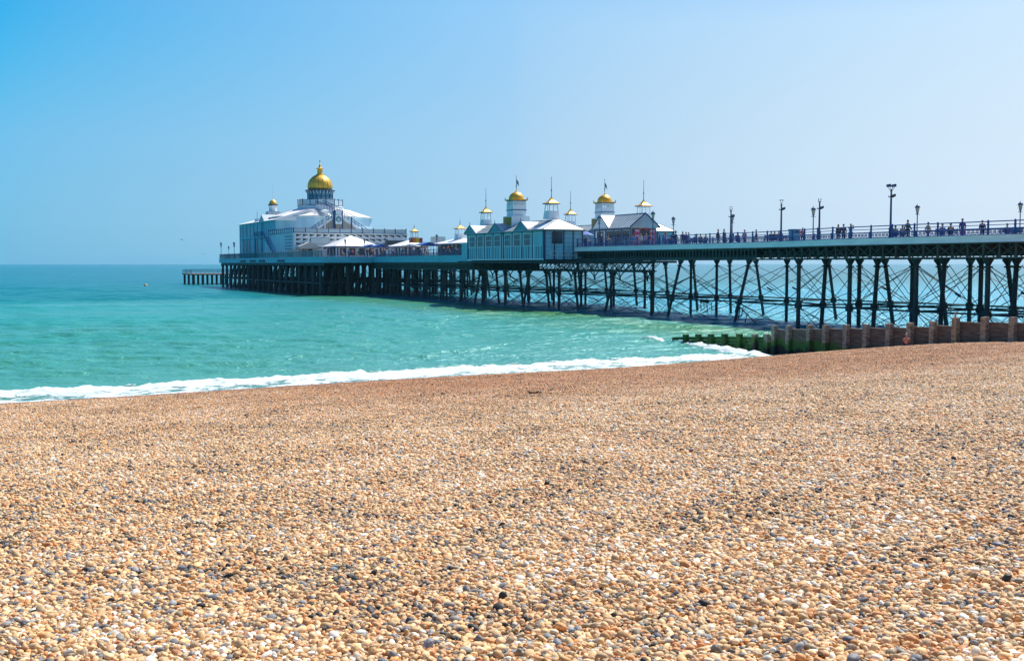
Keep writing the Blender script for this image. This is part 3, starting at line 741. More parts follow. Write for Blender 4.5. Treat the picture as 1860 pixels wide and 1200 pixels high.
def small_turret(parent, o, b, a, zb, zl, zc, zt, zp, w, name='turret', flag=False):
    """square ventilator turret: block zb..zl, open lantern zl..zc, flared gold cap zc..zt, pole to zp"""
    h = w/2
    mb = MB(); mb.add([(b-h*1.18, a-h*1.18, zb), (b+h*1.18, a-h*1.18, zb), (b+h*1.18, a+h*1.18, zb), (b-h*1.18, a+h*1.18, zb), (b-h, a-h, zl), (b+h, a-h, zl), (b+h, a+h, zl), (b-h, a+h, zl)],
                     [(0,3,2,1),(4,5,6,7),(0,1,5,4),(1,2,6,5),(2,3,7,6),(3,0,4,7)])
    t = mb.obj(name, M_wallw, parent, o)
    z = (0, 0, 0)
    def sub(mb, nm, m, **k): q = mb.obj(nm, m, t, o, **k); return q
    mb = MB(); h2 = h*.82
    for sx_ in (-1, 1):
        for sy in (-1, 1): mb.cyl((b+sx_*h*.92, a+sy*h*.92, zl), (b+sx_*h2, a+sy*h2, zc), .07, n=5)
    for s in (-1, 1):
        mb.cyl((b+s*h*.88, a, zl), (b+s*h2, a, zc), .04, n=4); mb.cyl((b, a+s*h*.88, zl), (b, a+s*h2, zc), .04, n=4)
    mb.box(b-h, b+h, a-h, a+h, zl, zl+.10); mb.box(b-h2, b+h2, a-h2, a+h2, zc-.14, zc)
    sub(mb, 'lantern', M_wallw)
    mb = MB(); H = zt-zc
    prof = [(1.0, 0), (.96, .06), (.62, .20), (.40, .38), (.22, .62), (.09, .88), (.05, 1.0)]
    e = h*1.28*1.414
    mb.lathe(b, a, [(e*r, zc+.08+H*k) for r, k in prof], n=4, ph=.5)
    sub(mb, 'gold_cap', M_gold)
    mb = MB(); mb.box(b-h*1.26, b+h*1.26, a-h*1.26, a+h*1.26, zc, zc+.08); sub(mb, 'eaves', M_trim)
    mb = MB(); pole_flag(mb, b, a, zt, zp, flag); sub(mb, 'mast', M_seam)
    return t
def dome_turret(parent, o, b, a, zb, zs, zc, zd, zp, w, wd, base_w):
    """square tower with a little arcade, cornice and a gold dome"""
    h = w/2; hb = base_w/2
    mb = MB(); mb.cur = 0; mb.box(b-hb, b+hb, a-hb, a+hb, zb, zs-.05); mb.cur = 1; mb.box(b-hb-.02, b-hb, a-hb+.15, a+hb-.15, zb+.1, zs-.2)
    t = mb.obj('dome_turret', [M_wallw, mat('ochre board', (.34, .23, .05), .7)], parent, o)
    mb = MB(); zm = zs+(zc-zs)*.36
    mb.box(b-h, b+h, a-h, a+h, zs-.05, zs+(zc-zs)*.72); mb.box(b-h*.95, b+h*.95, a-h*.95, a+h*.95, zc-.18, zc)
    k = 5
    for i in range(k+1):
        u = -h+.08+(2*h-.16)*i/k
        for s in (-1, 1):
            mb.box(b+u-.07, b+u+.07, a+s*h*.93-.06, a+s*h*.93+.06, zs+(zc-zs)*.72, zc-.18); mb.box(b+s*h*.93-.06, b+s*h*.93+.06, a+u-.07, a+u+.07, zs+(zc-zs)*.72, zc-.18)
    mb.obj('drum', M_wallw, t, o)
    mb = MB(); mb.box(b-h*1.08, b+h*1.08, a-h*1.08, a+h*1.08, zm, zm+.09); mb.box(b-h*1.06, b+h*1.06, a-h*1.06, a+h*1.06, zc, zc+.10); mb.obj('band', M_trim, t, o)
    mb = MB(); mb.box(b-h*1.2, b+h*1.2, a-h*1.2, a+h*1.2, zc+.10, zc+.22)
    for sx_ in (-1, 1):
        for sy in (-1, 1): mb.cyl((b+sx_*h*1.1, a+sy*h*1.1, zc+.2), (b+sx_*h*1.15, a+sy*h*1.15, zc+.55), .12, .02, n=5)
    mb.obj('cornice', M_gold, t, o)
    mb = MB(); rd = wd/2; H = zd-zc-.2
    mb.lathe(b, a, [(rd*math.cos(x)**.9, zc+.2+H*math.sin(x)) for x in np.linspace(0, 1.45, 9)]+[(.08, zd+.05), (.14, zd+.12), (.05, zd+.25)], n=20)
    mb.obj('dome', M_gold, t, o, smooth=True)
    mb = MB(); pole_flag(mb, b, a, zd+.1, zp, True); mb.obj('mast', M_seam, t, o)
    return t
def roof_gable(mb, ms, b0, b1, a0, a1, ze, zr, th=.08, seams=True, hip0=0., hip1=0.):
    """pitched roof, ridge along a; ms = MB for seams"""
    bm = (b0+b1)/2
    P0 = [(b0, a0, ze), (b1, a0, ze), (b1, a1, ze), (b0, a1, ze), (bm, a0+hip0, zr), (bm, a1-hip1, zr)]
    low = [(x, y, z-th) for x, y, z in P0[:4]]
    mb.add(P0+low, [(0, 4, 5, 3), (1, 2, 5, 4), (0, 1, 4), (2, 3, 5), (6, 9, 8, 7), (0, 6, 7, 1), (1, 7, 8, 2), (2, 8, 9, 3), (3, 9, 6, 0)])
    if seams:
        n = int((a1-a0-hip0-hip1)/.75)
        for i in range(n+1):
            a = a0+hip0+(a1-a0-hip0-hip1)*i/max(n, 1)
            for b in (b0, b1): ms.cyl((b, a, ze+.03), (bm, a, zr+.03), .035, n=4, caps=False)
    ms.cyl((bm, a0+hip0, zr), (bm, a1-hip1, zr), .07, n=6)

# ------------------------------------------------------------------ twin shelters on either side of the deck, half way along
def weather_pavilion(name, label, bw, be, face, group):
    """bw = outer (seaward-looking) wall, be = deck wall; face = -1 when the outer wall looks to -b"""
    o = ((bw+be)/2, 138.8, ZL-1.6); T = thing(name, label, 'pavilion', o, group)
    lo, hi = min(bw, be), max(bw, be); a0, a1 = 125.0, 149.2; zf, zt = 6.55, 10.40
    def part(mb, nm, m, **k): return mb.obj(nm, m, T, o, **k)
    mb = MB(); mb.box(lo, hi, a0, a1, zf, zt); part(mb, 'wall', M_wall)
    mb = MB(); mb.box(lo+.8, hi-.3, a1, a1+4.0, 6.7, 9.0); part(mb, 'side_room', M_wall)
    mb = MB(); mb.box(lo+.6, hi-.1, a1, a1+4.2, 9.0, 9.12); part(mb, 'side_roof', M_roof)
    # timber strips
    mb = MB(); ob_ = bw; d0, d1 = (ob_-.06, ob_-.004) if face < 0 else (ob_+.004, ob_+.06)
    spans = [a0+.1, 128.2, 131.2, 134.2, 136.9, 137.5, 140.3, 143.2, 146., a1-.1]
    for i, a in enumerate(spans):
        w = .16 if i in (0, 4, 5, 9) else .08
        mb.box(d0, d1, a-w, a+w, zf, zt-.05)
    for a in np.arange(a0+.7, a1-.3, .72):
        if min(abs(a-s) for s in spans) > .25: mb.box(d0+.02, d1, a-.05, a+.05, zf, 8.3)
    part(mb, 'pilaster', M_trim)
    mb = MB()
    for a in spans[1:-1]:
        for q in (-.34, .34): mb.box(d0+.012, d1-.002, a+q-.08, a+q+.08, zf+.14, zt-.5)
    part(mb, 'pale_post', M_wallw)
    mb = MB(); mb.box(d0-.01, d1, a0, a1, zf-.05, zf+.12)
    for z in (8.35,): mb.box(d0+.025, d1, a0, a1, z-.03, z+.03)
    for z in (9.95,): mb.box(d0+.015, d1, a0, a1, z-.04, z+.04)
    part(mb, 'rail_band', M_wallw)
    for a in (129.7, 132.7, 135.6, 138.9, 141.7, 144.6, 147.4):
        window('window', T, o, 'b', (bw, a), 1.75, 8.4, 10.05, face=face, bars=3, frame=M_walls)
    # end wall looking to the beach
    mb = MB()
    for k, b in enumerate(np.linspace(lo+.12, hi-.12, 5)): mb.box(b-.08, b+.08, a0-.06, a0-.004, zf, zt-.05)
    part(mb, 'pilaster', M_trim)
    mb = MB()
    for z in np.arange(7.1, 10., .55): mb.box(lo+.05, hi-.05, a0-.03, a0-.002, z-.025, z+.025)
    part(mb, 'board_joint', M_teal)
    window('window', T, o, 'a', (lo+1.9, a0-.03), 1.5, 8.6, 10.1, bars=2)
    # roof: long ridge with three cross gables over the outer wall and a hipped end towards the beach
    mb, ms = MB(), MB(); zr = 11.75; bm = (lo+hi)/2
    roof_gable(mb, ms, lo-.35, hi+.35, a0+2.6, a1+.35, zt, zr)
    part(mb, 'roof', M_roofg); part(ms, 'roof_seam', M_seam)
    mb = MB(); z1 = zr+.12; c = (bm, a0+2.3)
    q = [(lo-.5, a0-.5, zt), (hi+.15, a0-.5, zt), (hi+.15, a0+4.0, zt), (lo-.5, a0+4.0, zt), (bm, a0+1.5, z1), (bm, a0+2.3, z1)]
    mb.add(q+[(x, y, z-.09) for x, y, z in q[:4]], [(0, 1, 4), (1, 2, 5, 4), (2, 3, 5), (3, 0, 4, 5), (6, 9, 8, 7), (0, 6, 7, 1), (1, 7, 8, 2), (2, 8, 9, 3), (3, 9, 6, 0)])
    part(mb, 'hipped_roof', M_roof)
    mb = MB()
    for i, j in ((0, 4), (1, 4), (2, 5), (3, 5), (4, 5), (0, 1), (3, 0)): mb.cyl(q[i], q[j], .06, n=5)
    part(mb, 'roof_edge', M_seam)
    for a in (147.6, 139.0+.0, 130.9):
        w = 2.15; x0 = bw+face*.36; x1 = bm; zp = zt+1.2
        f = [(x0, a-w, zt), (x0, a+w, zt), (x0, a, zp), (x1, a-w, zt), (x1, a+w, zt), (x1, a, zp)]
        mb = MB(); mb.cur = 0; mb.add(f, [(0, 2, 1)] if face < 0 else [(0, 1, 2)]); mb.cur = 1; mb.add(f, [(0, 3, 5, 2)]); mb.cur = 1; mb.add(f, [(1, 2, 5, 4)])
        g = part(mb, 'gable', [M_teal, M_roofg])
        mb = MB()
        for s in (-1, 1): mb.cyl((x0-.02*(-face), a+s*w, zt), (x0-.02*(-face), a, zp+.04), .07, n=5)
        mb.cyl((x0, a, zp), (x0, a, zp+.45), .04, n=5)
        mb.obj('bargeboard', M_seam, g, o)
    mb = MB(); mb.box(lo-.38, hi+.38, a0-.4, a1+.38, zt-.16, zt-.10); part(mb, 'gutter', M_trim)
    bt = bm
    small_turret(T, o, bt, 149.0, 11.2, 12.45, 13.55, 14.45, 17.0, 1.25)
    small_turret(T, o, bt, 128.4, 11.9, 12.85, 13.85, 14.75, 17.3, 1.4)
    dome_turret(T, o, bt, 138.8, 11.2, 12.7, 14.75, 16.05, 18.2, 2.05, 2.2, 2.8)
    return T, part, o
T1, part1, o1 = weather_pavilion('arcade_pavilion', 'pale blue boarded pavilion overhanging the near edge, gold dome between two turrets', -4.4, 1.4, -1, 'twin pavilions half way along the pier')
# pipes and gantry at the foot of its landward end
mb = MB()
for b in (-3.6, -2.6, -.9, .2): mb.cyl((b, 124.7, 6.6), (b, 124.7, 7.6), .035, n=5)
for z in (7.1, 7.6): mb.cyl((-3.7, 124.7, z), (.3, 124.7, z), .035, n=5)
part1(mb, 'service_rail', M_wallw)

T2, part2, o2 = weather_pavilion('arcade_pavilion', 'pavilion on the far side of the deck, its gold dome rising behind the shop', 15.6, 10.2, 1, 'twin pavilions half way along the pier')
# gabled shop at its landward end
so = (10.4, 129, ZL); S = thing('gift_shop', 'white gabled shop with pink banners and an orange round sign at its beach end', 'shop', so)
def sp(mb, nm, m, **k): return mb.obj(nm, m, S, so, **k)
b0, b1, a0, a1 = 8.3, 12.3, 124.3, 133.8; zt = 10.9; bm = (b0+b1)/2; zr = 12.6
mb = MB(); mb.box(b0, b1, a0, a1, ZL, zt); mb.prism([(b0, a0+.01, zt), (b1, a0+.01, zt), (bm, a0+.01, zr)], (0, .2, 0)); sp(mb, 'wall', M_wallw)
mb, ms = MB(), MB(); roof_gable(mb, ms, b0-.4, b1+.4, a0-.35, a1+.2, zt-.05, zr+.12); sp(mb, 'roof', M_roofg); sp(ms, 'roof_seam', M_seam)
mb = MB(); mb.cur = 0
xf = b0-.42; f = [(xf, a1-4.4, zt), (xf, a1, zt), (xf, a1-2.2, zr+.1), (bm, a1-4.4, zt), (bm, a1, zt), (bm, a1-2.2, zr+.1)]
mb.add(f, [(0, 2, 1)]); mb.cur = 1; mb.add(f, [(0, 3, 5, 2), (1, 2, 5, 4)])
g = sp(mb, 'gable', [M_wallw, M_roof])
mb = MB()
for s in (a1-4.4, a1): mb.cyl((xf-.03, s, zt), (xf-.03, a1-2.2, zr+.14), .07, n=5)
mb.obj('bargeboard', M_trim, g, so)
mb = MB()
for x in (b0-.4, b1+.4): mb.cyl((x, a0-.38, zt), (bm, a0-.38, zr+.15), .09, n=5)
mb.box(b0-.02, b1+.02, a0-.05, a0, zt-.15, zt+.05); sp(mb, 'bargeboard', M_trim)
mb = MB(); mb.box(b0+.05, b1-.05, a0-.03, a0-.005, ZL, zt-.2); sp(mb, 'shop_front', M_glass)
mb = MB(); n = 18; c = (bm, zt+.50)                    # round orange sign with a darker flower shape
mb.cur = 0; mb.prism([(c[0]+.85*math.cos(2*math.pi*k/n), a0-.05, c[1]+.75*math.sin(2*math.pi*k/n)) for k in range(n)], (0, -.06, 0))
for k in range(5):
    th = 2*math.pi*k/5; mb.cur = 1+k % 2; q = (c[0]+.9*math.cos(th), c[1]-.1+.6*math.sin(th))
    mb.prism([(q[0]+.42*math.cos(2*math.pi*j/8), a0-.12, q[1]+.36*math.sin(2*math.pi*j/8)) for j in range(8)], (0, -.05-.004*k, 0))
mb.cur = 3; mb.prism([(c[0]-.2+.3*math.cos(2*math.pi*j/8), a0-.2, c[1]+.2+.35*math.sin(2*math.pi*j/8)) for j in range(8)], (0, -.04, 0))
sp(mb, 'round_sign', [M_orange, M_red, M_orange, mat('dark purple paint', (.06, .02, .12), .5)])
for x in (b0+.45, b1-1.15):
    mb = MB(); mb.box(x, x+.9, a0-.10, a0-.06, ZL+.3, zt-.35); q = sp(mb, 'banner', M_pink)
    mb = MB()
    for k in range(3): mb.box(x+.15, x+.75, a0-.12, a0-.105, ZL+.7+.75*k, ZL+1.0+.75*k)
    mb.obj('banner_print', mat('banner print pale', (.70, .50, .62), .6), q, so)
for a in (a0+1.2, a0+3.3, a0+5.4, a0+7.9): window('window', S, so, 'b', (b0, a), 1.6, ZL+.3, ZL+2.4, bars=2)
mb = MB()
for a in (a0+.1, a0+2.25, a0+4.35, a0+6.5, a1-.1): mb.box(b0-.07, b0-.004, a-.09, a+.09, ZL, zt-.1)
mb.box(b0-.09, b0-.075, a0, a1, zt-.35, zt-.1); sp(mb, 'pilaster', M_trim)
# teal canopies and stall in the gap between the shelters
for k, (b, a) in enumerate(((8.0, 136.), (8.4, 140.), (8.8, 145.))):
    c = thing('parasol', ['blue parasol by the pink stall left of the gabled shop', 'blue parasol between the twin pavilions, middle of three', 'blue parasol deepest in the gap between the twin pavilions'][k], 'parasol', (b, a, ZL), 'blue parasols between the pavilions')
    oo = (b, a, ZL)
    mb = MB(); mb.lathe(b, a, [(1.35, ZL+1.95), (1.2, ZL+2.1), (.05, ZL+2.6)], n=8); mb.obj('canopy', M_canopy, c, oo)
    mb = MB(); mb.cyl((b, a, ZL), (b, a, ZL+2.65), .03, n=6); mb.cyl((b, a, ZL), (b, a, ZL+.08), .25, n=8); mb.obj('pole', M_seam, c, oo)

# ------------------------------------------------------------------ the domed theatre on the pier head
to = (5.7, 258, ZS); TH_ = thing('domed_theatre', 'white theatre with a great gold dome, outside stairs and clock on the pier head', 'theatre', to)
def tp(mb, nm, m, p=None, **k): return mb.obj(nm, m, p or TH_, to, **k)
ZT = 12.55                                             # terrace level
mb = MB(); mb.box(-7.4, 18.8, 235.7, 262, ZS, ZT); tp(mb, 'lower_wall', M_wallw)
mb = MB(); mb.box(-7.6, 19.0, 235.5, 262, ZT, ZT+.16); tp(mb, 'terrace', M_wallw)
mb = MB()                                              # rows of wedge shaped openings
for r_ in range(4):
    for k in range(17):
        b = -6.9+k*1.52+(.0 if r_ % 2 == 0 else .0); z = ZT-.62-r_*.92
        if -3.7 < b < .3 and 1 <= r_ <= 2: continue
        if b > 13.5 and r_ >= 1: continue
        mb.prism([(b, 235.69, z-.05), (b+1.3, 235.69, z+.36), (b, 235.69, z+.56)], (0, -.02, 0)) if b < 3 else mb.prism([(b, 235.69, z+.56), (b, 235.69, z+.46), (b+1.3, 235.69, z-.05), (b+1.3, 235.69, z+.46)], (0, -.02, 0))
tp(mb, 'wall_opening', M_glass)
mb = MB()
for r_ in range(5):
    for k in range(7):
        a = 237+k*.95; z = ZT-.75-r_*.68
        mb.prism([(-7.41, a, z), (-7.41, a+.45, z+.05), (-7.41, a+.38, z+.45), (-7.41, a-.05, z+.3)], (-.02, 0, 0))
tp(mb, 'wall_opening', M_trim)
mb = MB(); mb.box(-3.6, .4, 235.60, 235.685, ZT-2.2, ZT-.95); tp(mb, 'sign_board', M_glassl)
mb = MB(); mb.box(-3.7, .5, 235.62, 235.69, ZT-2.3, ZT-.85); tp(mb, 'sign_frame', M_teal)
mb = MB(); mb.box(13.6, 18.2, 235.55, 235.68, ZT-2.3, ZT-1.3); tp(mb, 'strip_window', M_glass)
mb = MB(); mb.box(-7.46, -7.41, 237, 241, ZS+.3, ZS+1.9); tp(mb, 'window', M_glass)
for b in (4., 8., 12., 16.): window('window', TH_, to, 'a', (b, 235.68), 2.2, ZS+.4, ZS+2.1, bars=4)
# entrance porch
mb = MB(); mb.box(-6.6, -6.35, 233.2, 233.45, ZS, ZS+2.0); mb.box(-3.05, -2.8, 233.2, 233.45, ZS, ZS+2.0); porch = tp(mb, 'porch', M_cream)
mb = MB(); mb.prism([(-6.9, 233., ZS+2.0), (-2.5, 233., ZS+2.0), (-2.5, 233., ZS+2.5), (-4.7, 233., ZS+3.45), (-6.9, 233., ZS+2.5)], (0, 2.65, 0)); mb.obj('porch_roof', mat('pale stone gable', (.62, .62, .56), .6), porch, to)
mb = MB(); mb.box(-6.1, -4.6, 235.6, 235.67, ZS, ZS+1.7); mb.box(-4.3, -3.3, 235.6, 235.67, ZS, ZS+1.9); mb.obj('door', M_trim, porch, to)
# terrace railing
def rail(mb, mp, p, q, h, step, panel=None):
    p = Vector(p); q = Vector(q); L_ = (q-p).length; n = max(1, round(L_/step)); u = Vector((0, 0, 1))
    for i in range(n+1):
        c = p.lerp(q, i/n); mb.cyl(c, c+u*(h+.22), .10, n=5)
    for z in (.12, h): mb.cyl(p+u*z, q+u*z, .055, n=4)
    if panel is not None:
        d = (q-p).normalized(); s = d.cross(u)*.01
        panel.add([p+u*.14+s, q+u*.14+s, q+u*(h-.08)+s, p+u*(h-.08)+s, p+u*.14-s, q+u*.14-s, q+u*(h-.08)-s, p+u*(h-.08)-s], [(0, 1, 2, 3), (7, 6, 5, 4), (0, 4, 5, 1), (3, 2, 6, 7), (0, 3, 7, 4), (1, 5, 6, 2)])
mb, pa = MB(), MB(); z = ZT+.16
rail(mb, 0, (-7.4, 235.7, z), (18.6, 235.7, z), 1.0, 2.6, pa); rail(mb, 0, (-7.4, 235.7, z), (-7.4, 258, z), 1.0, 1.9, pa); rail(mb, 0, (18.6, 235.7, z), (18.6, 258, z), 1.0, 2.6, pa)
tp(mb, 'terrace_railing', M_trim); tp(pa, 'railing_panel', M_glassl)
# long wing with hipped roof towards the sea end
ZE = 16.0
mb = MB(); mb.box(-7.4, 8, 265, 289, ZS, ZE); tp(mb, 'wing_wall', M_wall)
mb = MB(); mb.box(-7.0, 8, 253, 265, ZT, ZE+.1); tp(mb, 'link_wall', M_wall)
mb = MB(); mb.box(-7.4, 8, 262, 265, ZS, ZT); tp(mb, 'link_wall', M_wall)
mb = MB()
for a in (265.15, 269, 273, 277, 281, 285, 288.85): mb.box(-7.5, -7.405, a-.12, a+.12, ZS, ZE-.1)
for z in (12.1,): mb.box(-7.48, -7.405, 265, 289, z-.08, z+.08)
tp(mb, 'pilaster', M_teal)
for a in (271, 275, 279, 283, 287): window('window', TH_, to, 'b', (-7.4, a), 1.7, 13.0, 15.2, bars=2, m_glass=M_glassl)
for a in (270.9, 279.1, 283.2): window('window', TH_, to, 'b', (-7.4, a), 2.0, 9.0, 12.0, bars=2)
mb, ms = MB(), MB(); roof_gable(mb, ms, -7.9, 8.5, 252, 289.6, ZE+.1, ZE+2.7, hip1=7, seams=False); tp(mb, 'wing_roof', M_roof); tp(ms, 'roof_seam', M_roofg)
mb = MB()                                               # dormer with grey side under the small cupola
mb.prism([(-7.6, 261.5, ZE+.1), (-7.6, 267.0, ZE+.1), (-7.6, 264.2, ZE+1.8)], (6.5, 0, 0)); tp(mb, 'dormer', M_roofg)
mb = MB(); mb.prism([(-6.9, 271, ZE+.3), (-6.9, 274.5, ZE+.3), (-6.9, 274.5, ZE+1.1), (-6.9, 271, ZE+1.1)], (2, 0, 0)); tp(mb, 'roof_box', M_roof)
mb = MB(); mb.cyl((-4, 284, ZE+1.1), (-4, 284, ZE+3.4), .06, n=5); tp(mb, 'finial', M_seam)
cb, ca = -3.2, A(498, -3.2)
mb = MB(); mb.add([(cb-2.1, ca-2.1, ZE+.4), (cb+2.1, ca-2.1, ZE+.4), (cb+2.1, ca+2.1, ZE+.4), (cb-2.1, ca+2.1, ZE+.4), (cb-1.4, ca-1.4, ZE+2.9), (cb+1.4, ca-1.4, ZE+2.9), (cb+1.4, ca+1.4, ZE+2.9), (cb-1.4, ca+1.4, ZE+2.9)], [(0,3,2,1),(4,5,6,7),(0,1,5,4),(1,2,6,5),(2,3,7,6),(3,0,4,7)])
cup = tp(mb, 'cupola', M_roofg)
mb = MB(); mb.lathe(cb, ca, [(.95, ZE+2.9), (.95, ZE+4.3)], n=8, ph=.5); mb.obj('lantern', M_wallw, cup, to)
mb = MB(); mb.lathe(cb, ca, [(1.15, ZE+4.3), (1.25, ZE+4.55), (1.0, ZE+4.6)], n=16); mb.obj('cornice', M_trim, cup, to)
mb = MB(); mb.lathe(cb, ca, [(.98*math.cos(x), ZE+4.6+1.15*math.sin(x)) for x in np.linspace(0, 1.45, 8)]+[(.05, ZE+5.9)], n=16); mb.obj('dome', M_gold, cup, to, smooth=True)
mb = MB(); pole_flag(mb, cb, ca, ZE+5.8, ZE+9.6, False); mb.obj('mast', M_wallw, cup, to)
# octagonal auditorium
ob, oa = 5.7, 260.; RO = 12.3; ZO = 17.0
def octa(r, z, n=8): return [(ob+r*math.cos(math.pi*(2*k+1)/n), oa+r*math.sin(math.pi*(2*k+1)/n), z) for k in range(n)]
mb = MB(); mb.lathe(ob, oa, [(RO, ZT-.5), (RO, ZO)], n=8, ph=.5); tp(mb, 'auditorium_wall', M_walls)
mb = MB(); mb.lathe(ob, oa, [(RO+.5, ZO-.12), (RO+.5, ZO), (6.9, ZO+1.95), (5.9, ZO+2.1)], n=8, ph=.5); tp(mb, 'auditorium_roof', M_roof)
mb = MB()
for p, q in zip(octa(RO+.5, ZO+.03), octa(6.9, ZO+1.98)): mb.cyl(p, q, .08, n=5)
q8 = octa(RO+.5, ZO+.03)
for p, q in zip(q8, q8[1:]+q8[:1]): mb.cyl(p, q, .08, n=5)
tp(mb, 'roof_seam', M_roofg)
mb = MB(); mb.lathe(ob, oa, [(6.0, ZO+1.9), (5.3, ZO+2.45), (5.5, ZO+2.6), (5.5, ZO+2.8)], n=8, ph=.5); tp(mb, 'gallery_base', M_wallw)
mb, pa = MB(), MB(); g8 = octa(5.35, ZO+2.8)
for p, q in zip(g8, g8[1:]+g8[:1]): rail(mb, 0, p, q, 1.5, 2.2, pa)
tp(mb, 'gallery_railing', M_trim); tp(pa, 'gallery_panel', M_glassl)
zd = ZO+2.8
mb = MB(); mb.lathe(ob, oa, [(2.9, zd), (2.9, zd+3.7)], n=16); tp(mb, 'drum', mat('drum glazing', (.10, .32, .42), .25))
mb = MB()
for k in range(16):
    th = 2*math.pi*(k+.5)/16; x, y = math.cos(th), math.sin(th); mb.cyl((ob+3.0*x, oa+3.0*y, zd), (ob+3.0*x, oa+3.0*y, zd+3.7), .10, n=5)
mb.lathe(ob, oa, [(2.95, zd+2.4), (2.98, zd+2.5)], n=16)
tp(mb, 'drum_column', M_trim)
mb = MB()
for k in range(24):
    th = 2*math.pi*k/24; x, y = math.cos(th), math.sin(th); mb.cyl((ob+3.0*x, oa+3.0*y, zd+3.0), (ob+3.45*x, oa+3.45*y, zd+3.7), .09, n=4)
tp(mb, 'cornice_bracket', M_wallw)
mb = MB(); mb.lathe(ob, oa, [(3.35, zd+3.65), (3.6, zd+3.75), (3.6, zd+3.9), (2.9, zd+4.0)], n=24); tp(mb, 'cornice', M_trim)
mb = MB(); zb = zd+4.0; prof = [(2.72, 0), (2.9, .35), (2.98, .8), (2.93, 1.35), (2.7, 2.0), (2.3, 2.6), (1.75, 3.1), (1.15, 3.45), (.8, 3.6)]
mb.lathe(ob, oa, [(r, zb+z) for r, z in prof], n=32); dome = tp(mb, 'dome', M_gold, smooth=True)
mb = MB()
for k in range(16):
    th = 2*math.pi*k/16; x, y = math.cos(th), math.sin(th)
    for (r0, z0), (r1, z1) in zip(prof[:-1], prof[1:]): mb.cyl((ob+r0*x, oa+r0*y, zb+z0), (ob+r1*x, oa+r1*y, zb+z1), .045, n=4, caps=False)
mb.obj('rib', mat('dark gold seam', (.42, .24, .05), .45, metal=.4), dome, to)
zf = zb+3.55
mb = MB(); mb.lathe(ob, oa, [(.95, zf-.1), (.95, zf+.15), (.68, zf+.25), (.62, zf+1.3), (.92, zf+1.4), (.92, zf+1.55), (.42, zf+1.75), (.24, zf+2.1), (.12, zf+2.6), (.2, zf+2.7), (.07, zf+2.8), (.04, zf+3.4)], n=12)
mb.obj('finial', M_gold, dome, to)
mb = MB(); mb.cyl((ob, oa, zf+3.35), (ob, oa, zf+3.65), .13, .04, n=8); mb.cyl((ob, oa, zf+3.05), (ob, oa, zf+3.35), .04, .13, n=8); mb.obj('finial_ball', M_seam, dome, to)
# stairs: a triangle of two flights in front of the wall, a steep flight on up to the gallery, and the clock
ys = 240.5; zs = ZT+.2
zL = lambda px, py, b: EYE+(479-py)*depth(b, ys)/FPX
def Bat(px):                                            # b of photo column px on the plane a = ys
    r = (px-930)/FPX; return (ys*(ST+r*CT))/(CT-r*ST)-B0
bl, bc, br_ = Bat(563), Bat(615), Bat(670); zc_ = zL(615, 389, bc)
mb = MB(); mb.prism([(bl+.6, ys+.6, zs), (br_-.6, ys+.6, zs), (bc, ys+.6, zc_-.3)], (0, .5, 0)); stairs = tp(mb, 'stair_gable', mat('beige boarding', (.40, .38, .33), .8, var=.2))
mb = MB(); w = 1.5
for x in (bl, br_):
    mb.prism([(x, ys, zs), (bc, ys, zc_), (bc, ys, zc_-.5), (x, ys, zs-.45)], (0, w, 0))
    n = 22
    for k in range(n):
        u0, u1 = k/n, (k+1)/n; xa, xb = x+(bc-x)*u0, x+(bc-x)*u1; zz = zs+(zc_-zs)*u1
        mb.box(min(xa, xb), max(xa, xb), ys+.05, ys+w-.05, zz-.12, zz)
mb.obj('stair_flight', M_wallw, stairs, to)
mb = MB(); n = 9
for x in (bl, br_):
    for k in range(n+1):
        u = k/n; p = Vector((x+(bc-x)*u, ys-.05, zs+(zc_-zs)*u)); mb.cyl(p, p+Vector((0, 0, 1.0)), .06, n=4)
    for h in (.5, 1.0): mb.cyl((x, ys-.05, zs+h), (bc, ys-.05, zc_+h), .07, n=5)
mb.obj('stair_railing', M_trim, stairs, to)
mb = MB()
for px in (592, 607, 609.5, 622.5, 639): b = Bat(px); mb.cyl((b, ys-.25, zs), (b, ys-.25, min(zL(px, 379, b), zs+ (zc_-zs)*(1-abs(b-bc)/(br_-bc))+1.3)), .16, n=6)
mb.obj('post', M_trim, stairs, to)
bk = Bat(615.5); zk = zL(615, 399, bk)
mb = MB(); mb.box(bk-.75, bk+.75, ys-.42, ys-.12, zk-1.0, zk+.95); mb.box(bk-.75, bk+.75, ys-.3, ys+.2, zk+1.1, zk+2.1); ck = mb.obj('clock_box', M_wallw, stairs, to)
mb = MB(); n = 20
mb.cur = 0; mb.prism([(bk+.66*math.cos(2*math.pi*k/n), ys-.43, zk+.66*math.sin(2*math.pi*k/n)) for k in range(n)], (0, -.05, 0))
mb.cur = 1; mb.prism([(bk+.46*math.cos(2*math.pi*k/n), ys-.49, zk+.46*math.sin(2*math.pi*k/n)) for k in range(n)], (0, -.02, 0))
mb.cur = 0; mb.box(bk-.03, bk+.03, ys-.54, ys-.515, zk, zk+.38); mb.box(bk, bk+.26, ys-.54, ys-.515, zk-.03, zk+.03)
for k in range(12):
    th = 2*math.pi*k/12; mb.box(bk+.40*math.cos(th)-.025, bk+.40*math.cos(th)+.025, ys-.535, ys-.515, zk+.40*math.sin(th)-.025, zk+.40*math.sin(th)+.025)
mb.obj('clock_face', [M_clock, mat('pale dial', (.35, .52, .56), .5)], stairs, to)
